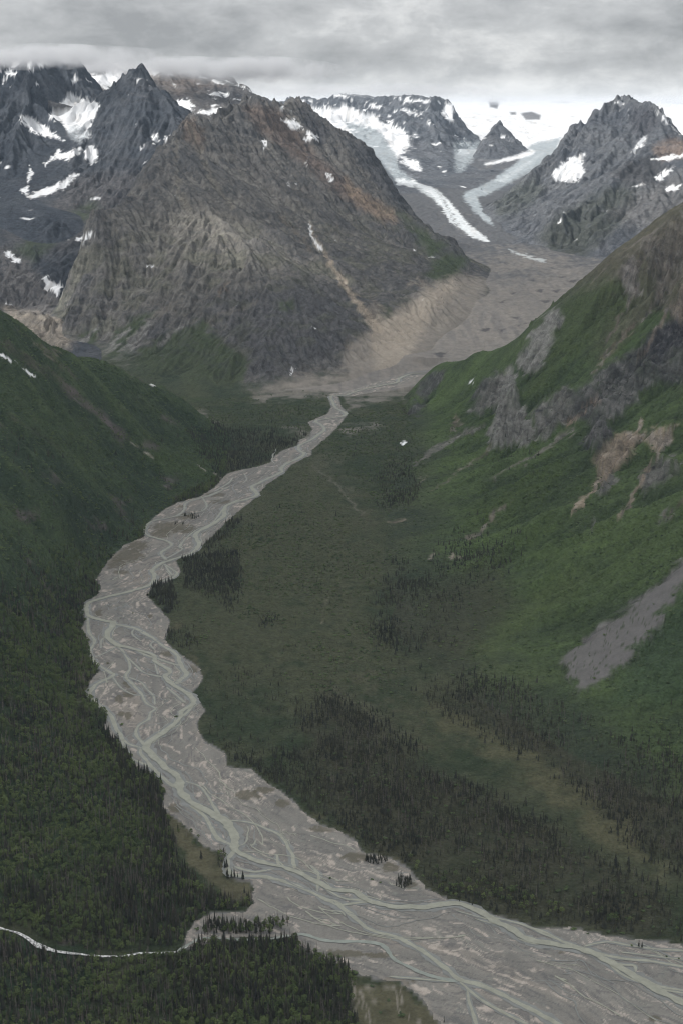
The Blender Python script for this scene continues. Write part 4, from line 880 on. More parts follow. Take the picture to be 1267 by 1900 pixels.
tag(haze, "thin bluish air between the viewer and the far mountains", kind='stuff')

# an unseen overcast deck, shaped to shade the valley, with ragged far edge: what lies under it is lit only through the cloud, beyond it the sun reaches the ice
def axis(a, b, n): return np.linspace(a, b, n)
cx_, cy_ = np.meshgrid(axis(-24000, 24000, 200), axis(-24000, 7600, 250))
CLOUDN = fbm(cx_ / 3000, cy_ / 3600, 4, 501)
cz_ = HAZE_TOP + DECK_UP + 260 * np.maximum(CLOUDN + 0.42, 0) + 30 * fbm(cx_ / 700, cy_ / 900, 3, 503)
ci = np.arange(cx_.size).reshape(cx_.shape)
cq_ = np.stack([ci[:-1, :-1], ci[:-1, 1:], ci[1:, 1:], ci[1:, :-1]], -1).reshape(-1, 4)
cm, N, L, bsdf = material("cloud")
N.remove(bsdf)
out = N['Material Output']
geo = N.new('ShaderNodeNewGeometry'); P_ = geo.outputs['Position']
mp = N.new('ShaderNodeMapping'); mp.inputs['Scale'].default_value = (1 / 5200, 1 / 6500, 1 / 900); L.new(P_, mp.inputs[0])
mp2 = N.new('ShaderNodeMapping'); mp2.inputs['Scale'].default_value = (1 / 1500, 1 / 2400, 1 / 420); L.new(P_, mp2.inputs[0])
cn = nnoise(N, L, mp.outputs[0], 1.0, 5, 0.55); cn2 = nnoise(N, L, mp2.outputs[0], 1.0, 5, 0.6)
sp_ = N.new('ShaderNodeSeparateXYZ'); L.new(P_, sp_.inputs[0])
thick = nmath(N, L, 'ADD', nmath(N, L, 'MULTIPLY', cn, 1.0), nmath(N, L, 'MULTIPLY', cn2, 0.5))      # about 0.75 on average
edge = nmath(N, L, 'SUBTRACT', nmath(N, L, 'MULTIPLY', nmath(N, L, 'SUBTRACT', DECK_END, sp_.outputs['Y']), 1 / 1700.0), nmath(N, L, 'MULTIPLY', sp_.outputs['X'], 0.16 / 1000.0))
gaps = 0.0
def rent(p):                                            # where the sun's ray to a point on the ground passes the deck
    t = (HAZE_TOP + DECK_UP + 80 - p[2]) / math.tan(SUN_ELEV)
    return p[0] + math.sin(SUN_AZ) * t, p[1] + math.cos(SUN_AZ) * t
for tgt_, gr_ in ((at(410, 435, 4880), 170), (at(70, 590, 4870), 190)):      # two rents that let the sun through onto the rock
    gx_, gy_ = rent(tgt_)
    dv = N.new('ShaderNodeVectorMath'); dv.operation = 'DISTANCE'
    fl = N.new('ShaderNodeCombineXYZ'); L.new(sp_.outputs['X'], fl.inputs[0]); L.new(sp_.outputs['Y'], fl.inputs[1])
    L.new(fl.outputs[0], dv.inputs[0]); dv.inputs[1].default_value = (gx_, gy_, 0)
    q_ = nmath(N, L, 'POWER', 2.718, nmath(N, L, 'MULTIPLY', nmath(N, L, 'POWER', nmath(N, L, 'DIVIDE', dv.outputs['Value'], gr_), 2.0), -1.0))
    gaps = q_ if gaps == 0.0 else nmath(N, L, 'ADD', gaps, q_)
body = nmath(N, L, 'SUBTRACT', nmath(N, L, 'ADD', nmath(N, L, 'MULTIPLY', nmath(N, L, 'SUBTRACT', thick, 0.75), 1.6), edge), nmath(N, L, 'MULTIPLY', gaps, 5.0))
cl = N.new('ShaderNodeClamp'); L.new(body, cl.inputs[0])
thin = N.new('ShaderNodeMapRange'); thin.inputs[1].default_value = 2600; thin.inputs[2].default_value = 4200; thin.inputs[3].default_value = 1.0; thin.inputs[4].default_value = 0.70
L.new(sp_.outputs['Y'], thin.inputs[0])
opac = nmath(N, L, 'MULTIPLY', nmath(N, L, 'POWER', cl.outputs[0], 0.6), thin.outputs[0])
cr = N.new('ShaderNodeValToRGB')
cr.color_ramp.elements[0].position = 0.62; cr.color_ramp.elements[0].color = (0.74, 0.75, 0.77, 1)
cr.color_ramp.elements[1].position = 0.88; cr.color_ramp.elements[1].color = (0.32, 0.33, 0.35, 1)
L.new(thick, cr.inputs[0])
tl = N.new('ShaderNodeBsdfTranslucent'); L.new(cr.outputs[0], tl.inputs[0])
tr = N.new('ShaderNodeBsdfTransparent')
mx = N.new('ShaderNodeMixShader'); L.new(opac, mx.inputs[0]); L.new(tr.outputs[0], mx.inputs[1]); L.new(tl.outputs[0], mx.inputs[2])
L.new(mx.outputs[0], out.inputs['Surface'])
unseen_clouds = quads_mesh("unseen_clouds", np.stack([cx_, cy_, cz_], -1).reshape(-1, 3).astype(np.float32), cq_, cm)
tag(unseen_clouds, "unseen grey cloud deck above the frame, shaped to shade the valley", kind='stuff')

# mist clinging to the highest tops, level bottomed and ragged
def mist(c, r, dens, seed):
    me = bpy.data.meshes.new("mist")
    V_, F_ = [], []
    nu, nv = 20, 10
    for j in range(nv + 1):
        for i in range(nu):
            a, b = 2 * math.pi * i / nu, math.pi * j / nv - math.pi / 2
            V_.append((math.cos(a) * math.cos(b), math.sin(a) * math.cos(b), math.sin(b)))
    for j in range(nv):
        for i in range(nu):
            F_.append((j * nu + i, j * nu + (i + 1) % nu, (j + 1) * nu + (i + 1) % nu, (j + 1) * nu + i))
    me.from_pydata([(x * r[0], y * r[1], z * r[2]) for x, y, z in V_], [], F_)
    m = bpy.data.materials.new("mist"); m.use_nodes = True
    N, L = m.node_tree.nodes, m.node_tree.links; N.clear()
    o_ = N.new('ShaderNodeOutputMaterial'); v_ = N.new('ShaderNodeVolumePrincipled'); L.new(v_.outputs[0], o_.inputs['Volume'])
    v_.inputs['Color'].default_value = (0.97, 0.98, 1.0, 1); v_.inputs['Anisotropy'].default_value = 0.0
    tc_ = N.new('ShaderNodeTexCoord')
    s1 = N.new('ShaderNodeVectorMath'); s1.operation = 'MULTIPLY'; s1.inputs[1].default_value = (1 / r[0], 1 / r[1], 1 / r[2]); L.new(tc_.outputs['Object'], s1.inputs[0])
    ln = N.new('ShaderNodeVectorMath'); ln.operation = 'LENGTH'; L.new(s1.outputs[0], ln.inputs[0])
    n1 = nnoise(N, L, tc_.outputs['Object'], 1 / 170.0, 5, 0.62)
    f = nmath(N, L, 'SUBTRACT', nmath(N, L, 'ADD', nmath(N, L, 'SUBTRACT', 1.0, ln.outputs['Value']), nmath(N, L, 'MULTIPLY', nmath(N, L, 'SUBTRACT', n1, 0.5), 3.4)), 0.22)
    L.new(nmath(N, L, 'MULTIPLY', nmath(N, L, 'MAXIMUM', f, 0.0), dens), v_.inputs['Density'])
    me.materials.append(m)
    o = bpy.data.objects.new("mist", me); COL.objects.link(o); o.location = c
    tag(o, "pale mist clinging to the mountain tops", kind='stuff')
if MIST:
    zt = HAZE_TOP - 8
    for px, Y, rx, ry, rz, dn in ((60, 7250, 760, 480, 62, 0.013), (290, 8650, 1100, 480, 66, 0.010), (440, 8550, 640, 420, 84, 0.013), (690, 12700, 1500, 600, 62, 0.004), (1000, 21500, 6500, 2600, 110, 0.0009)):
        x = ray(px, 100)[0] * Y
        mist((x, Y, (zt if Y < 10000 or Y > 15000 else 1095) - rz), (rx, ry, rz), dn, 1)
# ---------------------------------------------------------------- the river: gravel bed, main stem, side channels, torrent
def w_on(p):
    x, y, z = on_floor(p[0], p[1]); return (x, y)
def m_per_px(Y):
    return (Y * CP + (CAM_H - float(zfloor(Y))) * SP) / FPX
MAIN = [(800, 692, 5), (788, 693, 5), (763, 694, 5), (741, 702, 6), (735, 710, 6), (709, 715, 6), (681, 721, 5), (653, 729, 5), (640, 734, 4), (615, 735, 5), (618, 748, 5), (623, 757, 5), (641, 767, 7), (634, 773, 6), (615, 776, 5), (586, 781, 6), (596, 789, 5), (602, 798, 6), (589, 808, 7), (577, 817, 6), (555, 827, 6), (556, 836, 6), (564, 843, 7), (552, 852, 7), (533, 860, 7), (522, 869, 6), (523, 876, 7), (501, 887, 7), (482, 896, 7), (468, 904, 7), (477, 918, 9), (463, 925, 7), (435, 933, 7), (417, 942, 8), (416, 957, 9), (395, 973, 10), (364, 991, 10), (370, 1010, 9), (357, 1026, 8), (326, 1037, 7), (302, 1045, 10), (283, 1059, 9), (288, 1071, 8), (278, 1086, 8), (237, 1099, 9), (199, 1108, 10), (166, 1118, 10), (160, 1129, 10), (166, 1143, 11), (190, 1151, 11), (210, 1157, 12), (199, 1178, 11), (218, 1197, 12), (248, 1204, 10), (286, 1216, 9), (289, 1228, 9), (315, 1245, 9), (307, 1256, 10), (324, 1272, 12), (353, 1290, 12), (359, 1306, 12), (340, 1318, 10), (334, 1334, 10), (308, 1356, 13), (272, 1383, 16), (280, 1398, 14), (308, 1424, 15), (330, 1442, 16), (335, 1464, 18), (352, 1486, 18), (377, 1502, 19), (409, 1520, 22), (431, 1538, 20), (436, 1558, 18), (437, 1577, 18), (466, 1593, 15), (497, 1603, 14), (529, 1610, 14), (555, 1621, 14), (590, 1637, 15), (616, 1651, 14), (654, 1654, 12), (676, 1668, 14), (710, 1679, 16), (758, 1684, 18), (805, 1681, 16), (834, 1677, 15), (864, 1681, 15), (903, 1701, 18), (941, 1722, 20), (979, 1743, 18), (1010, 1749, 18), (1041, 1755, 17), (1088, 1764, 20), (1120, 1780, 18), (1167, 1805, 18), (1198, 1824, 19), (1230, 1843, 20), (1275, 1866, 20), (1400, 1920, 24)]
SIDE = [
    [(427, 902, 4), (392, 919, 5), (348, 932, 5), (342, 947, 4), (326, 958, 4), (282, 968, 5), (269, 985, 6), (278, 995, 6), (307, 1003, 6), (319, 1012, 6), (300, 1026, 6), (310, 1039, 6)],
    [(374, 921, 2), (384, 937, 3), (376, 948, 3), (345, 955, 3), (326, 959, 3)],
    [(446, 927, 3), (420, 939, 4), (395, 970, 3), (366, 983, 3), (345, 1000, 3), (334, 1014, 4), (338, 1020, 3), (310, 1036, 3)],
    [(356, 1030, 3), (335, 1034, 4), (312, 1040, 4)], [(304, 1046, 4), (322, 1058, 4), (329, 1064, 5), (318, 1074, 6), (288, 1082, 5)], [(308, 1050, 4), (318, 1065, 5), (326, 1066, 4)],
    [(512, 833, 2), (505, 852, 2), (510, 860, 2)], [(432, 886, 2), (425, 896, 3), (405, 908, 3), (398, 912, 3)], [(454, 879, 2), (458, 890, 2), (450, 897, 2)],
    [(210, 1158, 9), (248, 1165, 9), (270, 1176, 8), (289, 1187, 7), (302, 1198, 6), (327, 1213, 8), (335, 1231, 10), (346, 1250, 11), (336, 1262, 11), (325, 1270, 11)],
    [(218, 1197, 5), (233, 1215, 5), (242, 1239, 5), (234, 1255, 6), (250, 1273, 7), (264, 1289, 7), (272, 1305, 6), (289, 1315, 5), (280, 1322, 5), (277, 1334, 6), (259, 1346, 5), (253, 1362, 7), (262, 1375, 7), (271, 1384, 8)],
    [(163, 1145, 5), (166, 1173, 6), (176, 1190, 6), (168, 1210, 7), (179, 1230, 8), (203, 1247, 8), (210, 1254, 8), (178, 1271, 9), (168, 1288, 10), (182, 1307, 9), (204, 1324, 9), (217, 1353, 10), (236, 1378, 7), (264, 1388, 6)],
    [(205, 1180, 3), (190, 1186, 4), (188, 1203, 3)], [(218, 1198, 5), (195, 1212, 4), (176, 1220, 4)], [(242, 1200, 5), (270, 1215, 7), (292, 1222, 7)], [(292, 1222, 5), (318, 1231, 5), (336, 1235, 6)],
    [(234, 1218, 4), (250, 1232, 4), (268, 1248, 4), (290, 1254, 5), (306, 1256, 5)], [(238, 1256, 3), (262, 1266, 4), (274, 1280, 4), (285, 1291, 4), (288, 1308, 4)], [(210, 1256, 3), (224, 1275, 3), (246, 1288, 3), (262, 1291, 3)],
    [(310, 1275, 4), (330, 1292, 5), (345, 1304, 5)], [(359, 1306, 7), (352, 1318, 8), (336, 1332, 5)], [(285, 1218, 3), (290, 1238, 3), (294, 1252, 3)], [(252, 1165, 3), (246, 1176, 3), (262, 1190, 3)], [(290, 1188, 3), (280, 1196, 3), (288, 1206, 3)],
    [(262, 1389, 8), (262, 1397, 8), (276, 1416, 8), (298, 1440, 9), (327, 1462, 10)], [(224, 1366, 6), (241, 1404, 6), (262, 1415, 7), (284, 1425, 8), (298, 1438, 9)], [(352, 1495, 6), (377, 1511, 8), (393, 1536, 9), (404, 1555, 10), (425, 1565, 9), (437, 1570, 8)],
    [(345, 1450, 4), (372, 1460, 4), (388, 1480, 5), (402, 1505, 7), (410, 1514, 7)], [(425, 1522, 5), (466, 1527, 5), (497, 1539, 6), (522, 1552, 7), (541, 1584, 8), (546, 1612, 10)],
    [(437, 1577, 14), (424, 1594, 12), (423, 1613, 13), (434, 1624, 12), (466, 1626, 11), (497, 1628, 12), (529, 1636, 13), (568, 1651, 13), (597, 1665, 14), (628, 1679, 15), (663, 1708, 11), (690, 1727, 11), (726, 1736, 11), (758, 1751, 12), (789, 1770, 13), (827, 1797, 13), (852, 1818, 14), (886, 1827, 14), (931, 1846, 14), (972, 1868, 14), (1005, 1884, 15), (1060, 1915, 16)],
    [(436, 1608, 7), (470, 1618, 8), (510, 1612, 7)], [(513, 1585, 5), (516, 1600, 7), (520, 1608, 6)], [(575, 1605, 4), (590, 1620, 7), (592, 1634, 7)], [(590, 1640, 5), (589, 1655, 5)], [(604, 1650, 5), (640, 1668, 6), (680, 1670, 9), (700, 1675, 8)], [(630, 1680, 9), (660, 1676, 8), (690, 1673, 7)],
    [(608, 1690, 4), (632, 1692, 5), (640, 1700, 5)], [(852, 1822, 8), (885, 1850, 8), (930, 1878, 9), (985, 1905, 9)], [(866, 1838, 6), (870, 1860, 7), (880, 1890, 8), (890, 1930, 8)],
    [(905, 1700, 6), (965, 1715, 6), (1005, 1732, 7), (1045, 1748, 8), (1075, 1758, 9)], [(975, 1720, 6), (1010, 1730, 7), (1052, 1752, 8)], [(1088, 1764, 10), (1135, 1775, 10), (1176, 1781, 9), (1214, 1785, 8), (1275, 1796, 8), (1400, 1815, 8)],
    [(1082, 1757, 5), (1126, 1748, 6), (1167, 1755, 6), (1214, 1761, 6), (1275, 1766, 6), (1400, 1785, 6)], [(1150, 1767, 4), (1195, 1772, 5), (1240, 1778, 5), (1290, 1782, 5)], [(1125, 1785, 7), (1150, 1790, 7), (1175, 1792, 6), (1178, 1804, 6)], [(1130, 1790, 7), (1160, 1812, 8), (1195, 1826, 8)],
    [(1190, 1815, 9), (1214, 1827, 9), (1240, 1834, 9), (1290, 1842, 9)], [(960, 1742, 6), (985, 1750, 7), (1005, 1751, 8)], [(1215, 1834, 6), (1250, 1840, 8), (1290, 1848, 9)], [(930, 1716, 5), (905, 1712, 4), (880, 1705, 3)],
    [(720, 1812, 5), (790, 1818, 6), (840, 1822, 7)], [(845, 1690, 3), (880, 1700, 4), (905, 1706, 5)],
]
TRIB = [(538, 1737, 8), (565, 1734, 8), (600, 1745, 9), (640, 1747, 9), (675, 1748, 9), (708, 1753, 10), (720, 1766, 10), (730, 1780, 9), (760, 1795, 9), (800, 1812, 9), (848, 1822, 9)]

main_w = smooth_line([w_on(p) for p in MAIN], 3)
MW = np.array(main_w)
acc = np.concatenate([[0], np.cumsum(np.hypot(*np.diff(MW, axis=0).T))])
KS = np.hanning(61); KS /= KS.sum()
MS = np.stack([np.convolve(np.pad(MW[:, k], 30, mode='edge'), KS, 'valid') for k in (0, 1)], -1)
def flow_coords(x, y):
    best = np.full(x.shape, 1e12); along = np.zeros(x.shape); across = np.zeros(x.shape)
    for i in range(0, len(MW) - 6, 6):
        ax, ay = MS[i]; bx_, by_ = MS[i + 6]
        dx, dy = bx_ - ax, by_ - ay; L2 = dx * dx + dy * dy; l = math.sqrt(L2)
        t = ((x - ax) * dx + (y - ay) * dy) / L2
        tc_ = np.clip(t, 0, 1)
        d = (x - ax - tc_ * dx) ** 2 + (y - ay - tc_ * dy) ** 2
        b = d < best
        best[b] = d[b]; along[b] = acc[i] + (tc_ * l)[b]
        across[b] = (((x - ax) * dy - (y - ay) * dx) / l)[b]
    return along, across
by0, by1 = 860.0, 4160.0
bys = [by0]
while bys[-1] < by1: bys.append(bys[-1] * 1.0016)
bys = np.array(bys)
bs = np.linspace(-0.21, 0.40, 640)
BY = np.repeat(bys[:, None], len(bs), 1); BX = bs[None, :] * (BY + 120.0)
inside = in_poly(BX + 4 * noise(BX / 12, BY / 12, 410) + 2 * noise(BX / 4, BY / 4, 411), BY + 4 * noise(BX / 12, BY / 12, 412), BED_W)
bi = np.arange(BX.size).reshape(BX.shape)
bq = np.stack([bi[:-1, :-1], bi[:-1, 1:], bi[1:, 1:], bi[1:, :-1]], -1)
qin = inside[:-1, :-1] & inside[1:, 1:]
bq = bq[qin]
usev = np.unique(bq.ravel())
fx, fy = BX.ravel()[usev], BY.ravel()[usev]
u, v = flow_coords(fx, fy)
wob = fbm(u / 90, v / 60, 3, 420) * 22 + fbm(u / 30, v / 22, 3, 421) * 7
vs = v + wob
u = u + 6 * noise(fx / 15, fy / 15, 425)
bed = np.tile(np.array([0.247, 0.237, 0.212], np.float32), (len(usev), 1))
def bmix(mask, c):
    global bed
    bed = bed + (np.asarray(c, np.float32) - bed) * mask[:, None]
bmix(np.clip(0.5 + 1.3 * fbm(u / 160, vs / 26, 4, 430), 0, 1) * 0.85, (0.170, 0.165, 0.151))
bmix(sstep(0.05, 0.5, fbm(u / 220, vs / 40, 3, 433)) * 0.7, (0.27, 0.243, 0.21))
rd = 1 - np.abs(fbm(u / 70, vs / 9, 4, 435)) * 2.2
bmix(sstep(0.80, 0.95, rd) * 0.75 * sstep(-0.02, 0.3, fbm(u / 150, v / 60, 3, 436)), (0.47, 0.42, 0.365))
rd2 = 1 - np.abs(fbm(u / 90, vs / 12, 4, 437)) * 2.2
bmix(sstep(0.82, 0.96, rd2) * 0.65, (0.12, 0.119, 0.118))
rd3 = 1 - np.abs(fbm(u / 60, vs / 14, 3, 439)) * 2.4
bmix(sstep(0.9, 0.97, rd3) * 0.55 * sstep(0.3, -0.2, fbm(u / 200, v / 70, 2, 440)), (0.225, 0.235, 0.205))
pal = fbm(u / 34, vs / 7, 4, 441) + 0.35 * fbm(fx / 12, fy / 16, 3, 442)
bmix(sstep(0.22, 0.42, pal) * 0.85, (0.47, 0.415, 0.36))
bpx = np.array([0.0])
bz = zfloor(fy)
bden = fy * CP + (CAM_H - bz) * SP
bpx_, bpy_ = CX + FPX * fx / bden, CY - FPX * ((bz - CAM_H) * CP + fy * SP) / bden
for c in [(236, 1030, 34, 15), (215, 1045, 20, 10), (255, 1012, 20, 10), (240, 1288, 12, 7), (222, 1297, 8, 9), (226, 1325, 7, 6), (238, 1328, 7, 7), (237, 1268, 9, 8), (184, 1137, 7, 8), (280, 1143, 5, 4), (200, 1230, 4, 3), (312, 1213, 14, 6), (362, 1240, 9, 8), (345, 958, 18, 6), (400, 918, 18, 4), (410, 931, 20, 4), (320, 978, 40, 10), (355, 985, 26, 6), (300, 990, 20, 8), (225, 1062, 16, 4), (338, 940, 10, 3), (460, 1475, 26, 9), (490, 1466, 18, 7), (525, 1490, 14, 8), (325, 1500, 14, 8), (600, 1538, 22, 7), (660, 1590, 30, 9), (720, 1610, 20, 9), (760, 1640, 12, 8), (1040, 1768, 8, 3), (1215, 1890, 14, 6), (640, 1770, 40, 8), (700, 1772, 30, 6), (735, 1822, 30, 10)]:
    e = ((bpx_ - c[0]) / c[2]) ** 2 + ((bpy_ - c[1]) / c[3]) ** 2 + fbm(fx / 8, fy / 8, 3, 450) * 1.4
    bmix(sstep(1.15, 0.6, e) * 0.8, (0.115, 0.105, 0.075))
eb = seg_dist(fx, fy, BED_W, closed=True)
bmix(sstep(7, 0.5, eb + 4 * noise(u / 20, v / 20, 455)) * 0.5, (0.31, 0.28, 0.245))
bed *= 0.95
bed *= (1 + 0.16 * fbm(fx / 5, fy / 5, 3, 460))[:, None]
BCO = np.stack([BX, BY, zfloor(BY) + 0.12 * fbm(BX / 14, BY / 14, 3, 461)], -1).reshape(-1, 3).astype(np.float32)
balb = np.ones((BX.size, 4), np.float32); balb[usev, :3] = bed
gravel_mat, N, L, bsdf = material("gravel")
geo = N.new('ShaderNodeNewGeometry'); a = N.new('ShaderNodeAttribute'); a.attribute_name = 'albedo'
g1 = nnoise(N, L, geo.outputs['Position'], 0.6, 5, 0.65)
L.new(nscale(N, L, a.outputs['Color'], nmath(N, L, 'ADD', nmath(N, L, 'MULTIPLY', g1, 0.7), 0.65)), bsdf.inputs['Base Color'])
bsdf.inputs['Roughness'].default_value = 0.9
bsdf.inputs['Specular IOR Level'].default_value = 0.2
riverbed = quads_mesh("riverbed", BCO, bq, gravel_mat, None, balb)
tag(riverbed, "wide grey gravel bed crossed by braided channels", kind='structure')

def water_material(name, col, rough, foam=None):
    m, N, L, b = material(name)
    geo = N.new('ShaderNodeNewGeometry')
    n1 = nnoise(N, L, geo.outputs['Position'], 0.12, 4, 0.6)
    r = N.new('ShaderNodeValToRGB')
    r.color_ramp.elements[0].position, r.color_ramp.elements[1].position = 0.35, 0.68
    r.color_ramp.elements[0].color = tuple(c * 0.86 for c in col) + (1,)
    r.color_ramp.elements[1].color = tuple(c * 1.12 for c in col) + (1,)
    L.new(n1, r.inputs[0])
    if foam:
        n2 = nnoise(N, L, geo.outputs['Position'], 0.45, 5, 0.7)
        fr = N.new('ShaderNodeValToRGB')
        fr.color_ramp.elements[0].position, fr.color_ramp.elements[1].position = 0.42, 0.54
        L.new(n2, fr.inputs[0])
        mxx = N.new('ShaderNodeMixRGB'); L.new(fr.outputs[0], mxx.inputs[0]); L.new(r.outputs[0], mxx.inputs[1]); mxx.inputs[2].default_value = foam + (1,)
        L.new(mxx.outputs[0], b.inputs['Base Color'])
    else:
        L.new(r.outputs[0], b.inputs['Base Color'])
    b.inputs['Roughness'].default_value = rough
    b.inputs['Specular IOR Level'].default_value = 0.35
    bp = N.new('ShaderNodeBump'); bp.inputs['Strength'].default_value = 0.25; bp.inputs['Distance'].default_value = 0.4
    L.new(nnoise(N, L, geo.outputs['Position'], 0.7, 3, 0.6), bp.inputs['Height']); L.new(bp.outputs[0], b.inputs['Normal'])
    return m
silty = water_material("silty_water", (0.275, 0.280, 0.222), 0.35)
shallow = water_material("shallow_water", (0.188, 0.196, 0.184), 0.45)
pale = water_material("stream_water", (0.235, 0.262, 0.228), 0.35)
foam = water_material("foaming_water", (0.13, 0.14, 0.135), 0.4, (0.70, 0.70, 0.68))
_layer = [0]
def ribbon_geo(P, widen, seed, wmin=0.7):
    """a flat strip along a centre line of photograph points, its width wavering, its ends tapered"""
    L_ = smooth_line(P, 7)
    W_ = np.array([w_on(p) for p in L_]); Wd = np.array([max(p[2] * widen * m_per_px(y), wmin) for p, (x, y) in zip(L_, W_)])
    if len(W_) < 3: return None
    return strip(W_, Wd, seed)
def strip(W_, Wd, seed, taper=True):
    T = np.gradient(W_, axis=0); T /= (np.linalg.norm(T, axis=1, keepdims=True) + 1e-9)
    Nn = np.stack([-T[:, 1], T[:, 0]], -1)
    s = np.concatenate([[0], np.cumsum(np.hypot(*np.diff(W_, axis=0).T))])
    a_ = 0.5 * Wd * (1 + 0.55 * noise(s / 16, s * 0 + 3.3, seed) + 0.3 * noise(s / 5, s * 0 + 7.7, seed))
    b_ = 0.5 * Wd * (1 + 0.55 * noise(s / 16, s * 0 + 13.3, seed + 1) + 0.3 * noise(s / 5, s * 0 + 17.7, seed + 1))
    if taper:
        k_ = np.minimum(1, np.minimum(s, s[-1] - s) / (Wd.mean() * 1.5) + 0.25); a_ *= k_; b_ *= k_
    _layer[0] += 1
    z = zfloor(W_[:, 1]) + 0.16 + (_layer[0] % 60) * 0.004
    A = np.stack([W_[:, 0] + Nn[:, 0] * a_, W_[:, 1] + Nn[:, 1] * a_, z], -1); B = np.stack([W_[:, 0] - Nn[:, 0] * b_, W_[:, 1] - Nn[:, 1] * b_, z], -1)
    M_ = np.stack([W_[:, 0], W_[:, 1], z + 0.002], -1)
    return A, M_, B
def strips_mesh(name, strips, mat, dz=0.0):
    V_, Q_ = [], []; o_ = 0
    for A, M_, B in strips:
        n = len(A)
        V_ += [A, M_, B]
        i = np.arange(n - 1)
        Q_.append(np.stack([o_ + i + 1, o_ + i, o_ + n + i, o_ + n + i + 1], -1))
        Q_.append(np.stack([o_ + n + i + 1, o_ + n + i, o_ + 2 * n + i, o_ + 2 * n + i + 1], -1))
        o_ += 3 * n
    co = np.concatenate(V_).astype(np.float32); co[:, 2] += dz
    return quads_mesh(name, co, np.concatenate(Q_), mat)
shal = [ribbon_geo(MAIN, 1.75, 900)] + [ribbon_geo(P, 1.7, 910 + i) for i, P in enumerate(SIDE)]
o = strips_mesh("shallows", shal, shallow, -0.06)
tag(o, "thin blue grey shallows fringing the silty channels", kind='structure')
o = strips_mesh("river", [ribbon_geo(MAIN, 0.86, 930)], silty, 0.25)
tag(o, "pale silty main stem of the braided river winding down the valley", kind='structure')
o = strips_mesh("river_channels", [ribbon_geo(P, 0.78, 940 + 2 * i) for i, P in enumerate(SIDE)], silty, 0.12)
tag(o, "silty side channels splitting and rejoining across the gravel", kind='structure')
o = strips_mesh("stream", [ribbon_geo(TRIB, 1.0, 980)], pale, 0.1)
tag(o, "pale green side stream crossing the gravel fan to the river", kind='structure')
tor = [(x, y, w) for (x, y), w in zip(TORRENT, [9, 9, 9, 14, 12, 9, 9, 8, 8, 9, 8, 7, 7, 7, 8, 8, 8])]
o = strips_mesh("torrent", [ribbon_geo(tor[:12], 0.72, 990)], foam, 0.0)
tag(o, "white foaming torrent between the two forests", kind='structure')
o = strips_mesh("calm_torrent", [ribbon_geo(tor[10:], 0.8, 992)], pale, 0.02)
tag(o, "pale green end of the torrent leaving the forest onto the gravel", kind='structure')
# little threads of water wandering over the gravel
braids = []
for k in range(130):
    i0 = RNG.integers(60, len(MW) - 12)
    off = RNG.normal(0, 38); p = []
    ph1, ph2, l1, l2 = RNG.uniform(0, 6.28), RNG.uniform(0, 6.28), RNG.uniform(70, 190), RNG.uniform(28, 60)
    am = RNG.uniform(1.5, 7); drift = RNG.normal(0, 0.12)
    for i in range(i0, min(i0 + RNG.integers(8, 30), len(MW) - 2)):
        t = MW[i + 1] - MW[i]; l = np.hypot(*t); t = t / l
        for q in range(2):
            s = acc[i] + l * q / 2
            o_ = off + am * math.sin(s / l1 * 6.28 + ph1) + am * 0.4 * math.sin(s / l2 * 6.28 + ph2) + drift * (s - acc[i0])
            c = MW[i] + t * l * q / 2
            p.append((c[0] - t[1] * o_, c[1] + t[0] * o_))
    p = np.array(p)
    if len(p) < 6: continue
    ok = in_poly(p[:, 0], p[:, 1], BED_W) & (seg_dist(p[:, 0], p[:, 1], BED_W, closed=True) > 4)
    run = []
    for q in range(len(p)):
        if ok[q]: run.append(p[q])
        else:
            if len(run) > 5: braids.append(np.array(run))
            run = []
    if len(run) > 5: braids.append(np.array(run))
bs_ = []
for k, p in enumerate(braids):
    p = np.array(smooth_line([tuple(q) for q in p], 3))
    w = RNG.uniform(0.7, 1.7)
    bs_.append(strip(p, np.full(len(p), w), 1000 + k))
o = strips_mesh("water_threads", bs_[::3], silty, 0.02)
tag(o, "countless thin silty threads of water over the gravel", kind='stuff')
o = strips_mesh("water_threads", bs_[1::3] + bs_[2::3], shallow, 0.01)
tag(o, "countless thin threads of water over the gravel", kind='stuff')
# ---------------------------------------------------------------- trees and shrubs
def leaf_material(name, c0, c1, rough=0.8, sheen=0.0):
    m, N, L, b = material(name)
    oi = N.new('ShaderNodeObjectInfo')
    geo = N.new('ShaderNodeNewGeometry')
    n1 = nnoise(N, L, geo.outputs['Position'], 0.02, 3, 0.5)
    n2 = nnoise(N, L, geo.outputs['Position'], 0.9, 3, 0.6)
    f = nmath(N, L, 'ADD', nmath(N, L, 'MULTIPLY', oi.outputs['Random'], 0.62), nmath(N, L, 'MULTIPLY', nmath(N, L, 'SUBTRACT', n1, 0.4), 1.5))
    mxx = N.new('ShaderNodeMixRGB'); L.new(nmath(N, L, 'MINIMUM', nmath(N, L, 'MAXIMUM', f, 0.0), 1.0), mxx.inputs[0])
    mxx.inputs[1].default_value = c0 + (1,); mxx.inputs[2].default_value = c1 + (1,)
    L.new(nscale(N, L, mxx.outputs[0], nmath(N, L, 'ADD', nmath(N, L, 'MULTIPLY', n2, 1.1), 0.45)), b.inputs['Base Color'])
    b.inputs['Roughness'].default_value = rough; b.inputs['Specular IOR Level'].default_value = 0.15
    return m
spruce_mat = leaf_material("spruce_needles", (0.034, 0.037, 0.032), (0.076, 0.078, 0.054))
broad_mat = leaf_material("birch_leaves", (0.048, 0.070, 0.032), (0.120, 0.152, 0.056))
shrub_mat = leaf_material("alder_leaves", (0.042, 0.064, 0.032), (0.104, 0.138, 0.058))
heath_mat = leaf_material("willow_leaves", (0.064, 0.074, 0.042), (0.122, 0.130, 0.074))
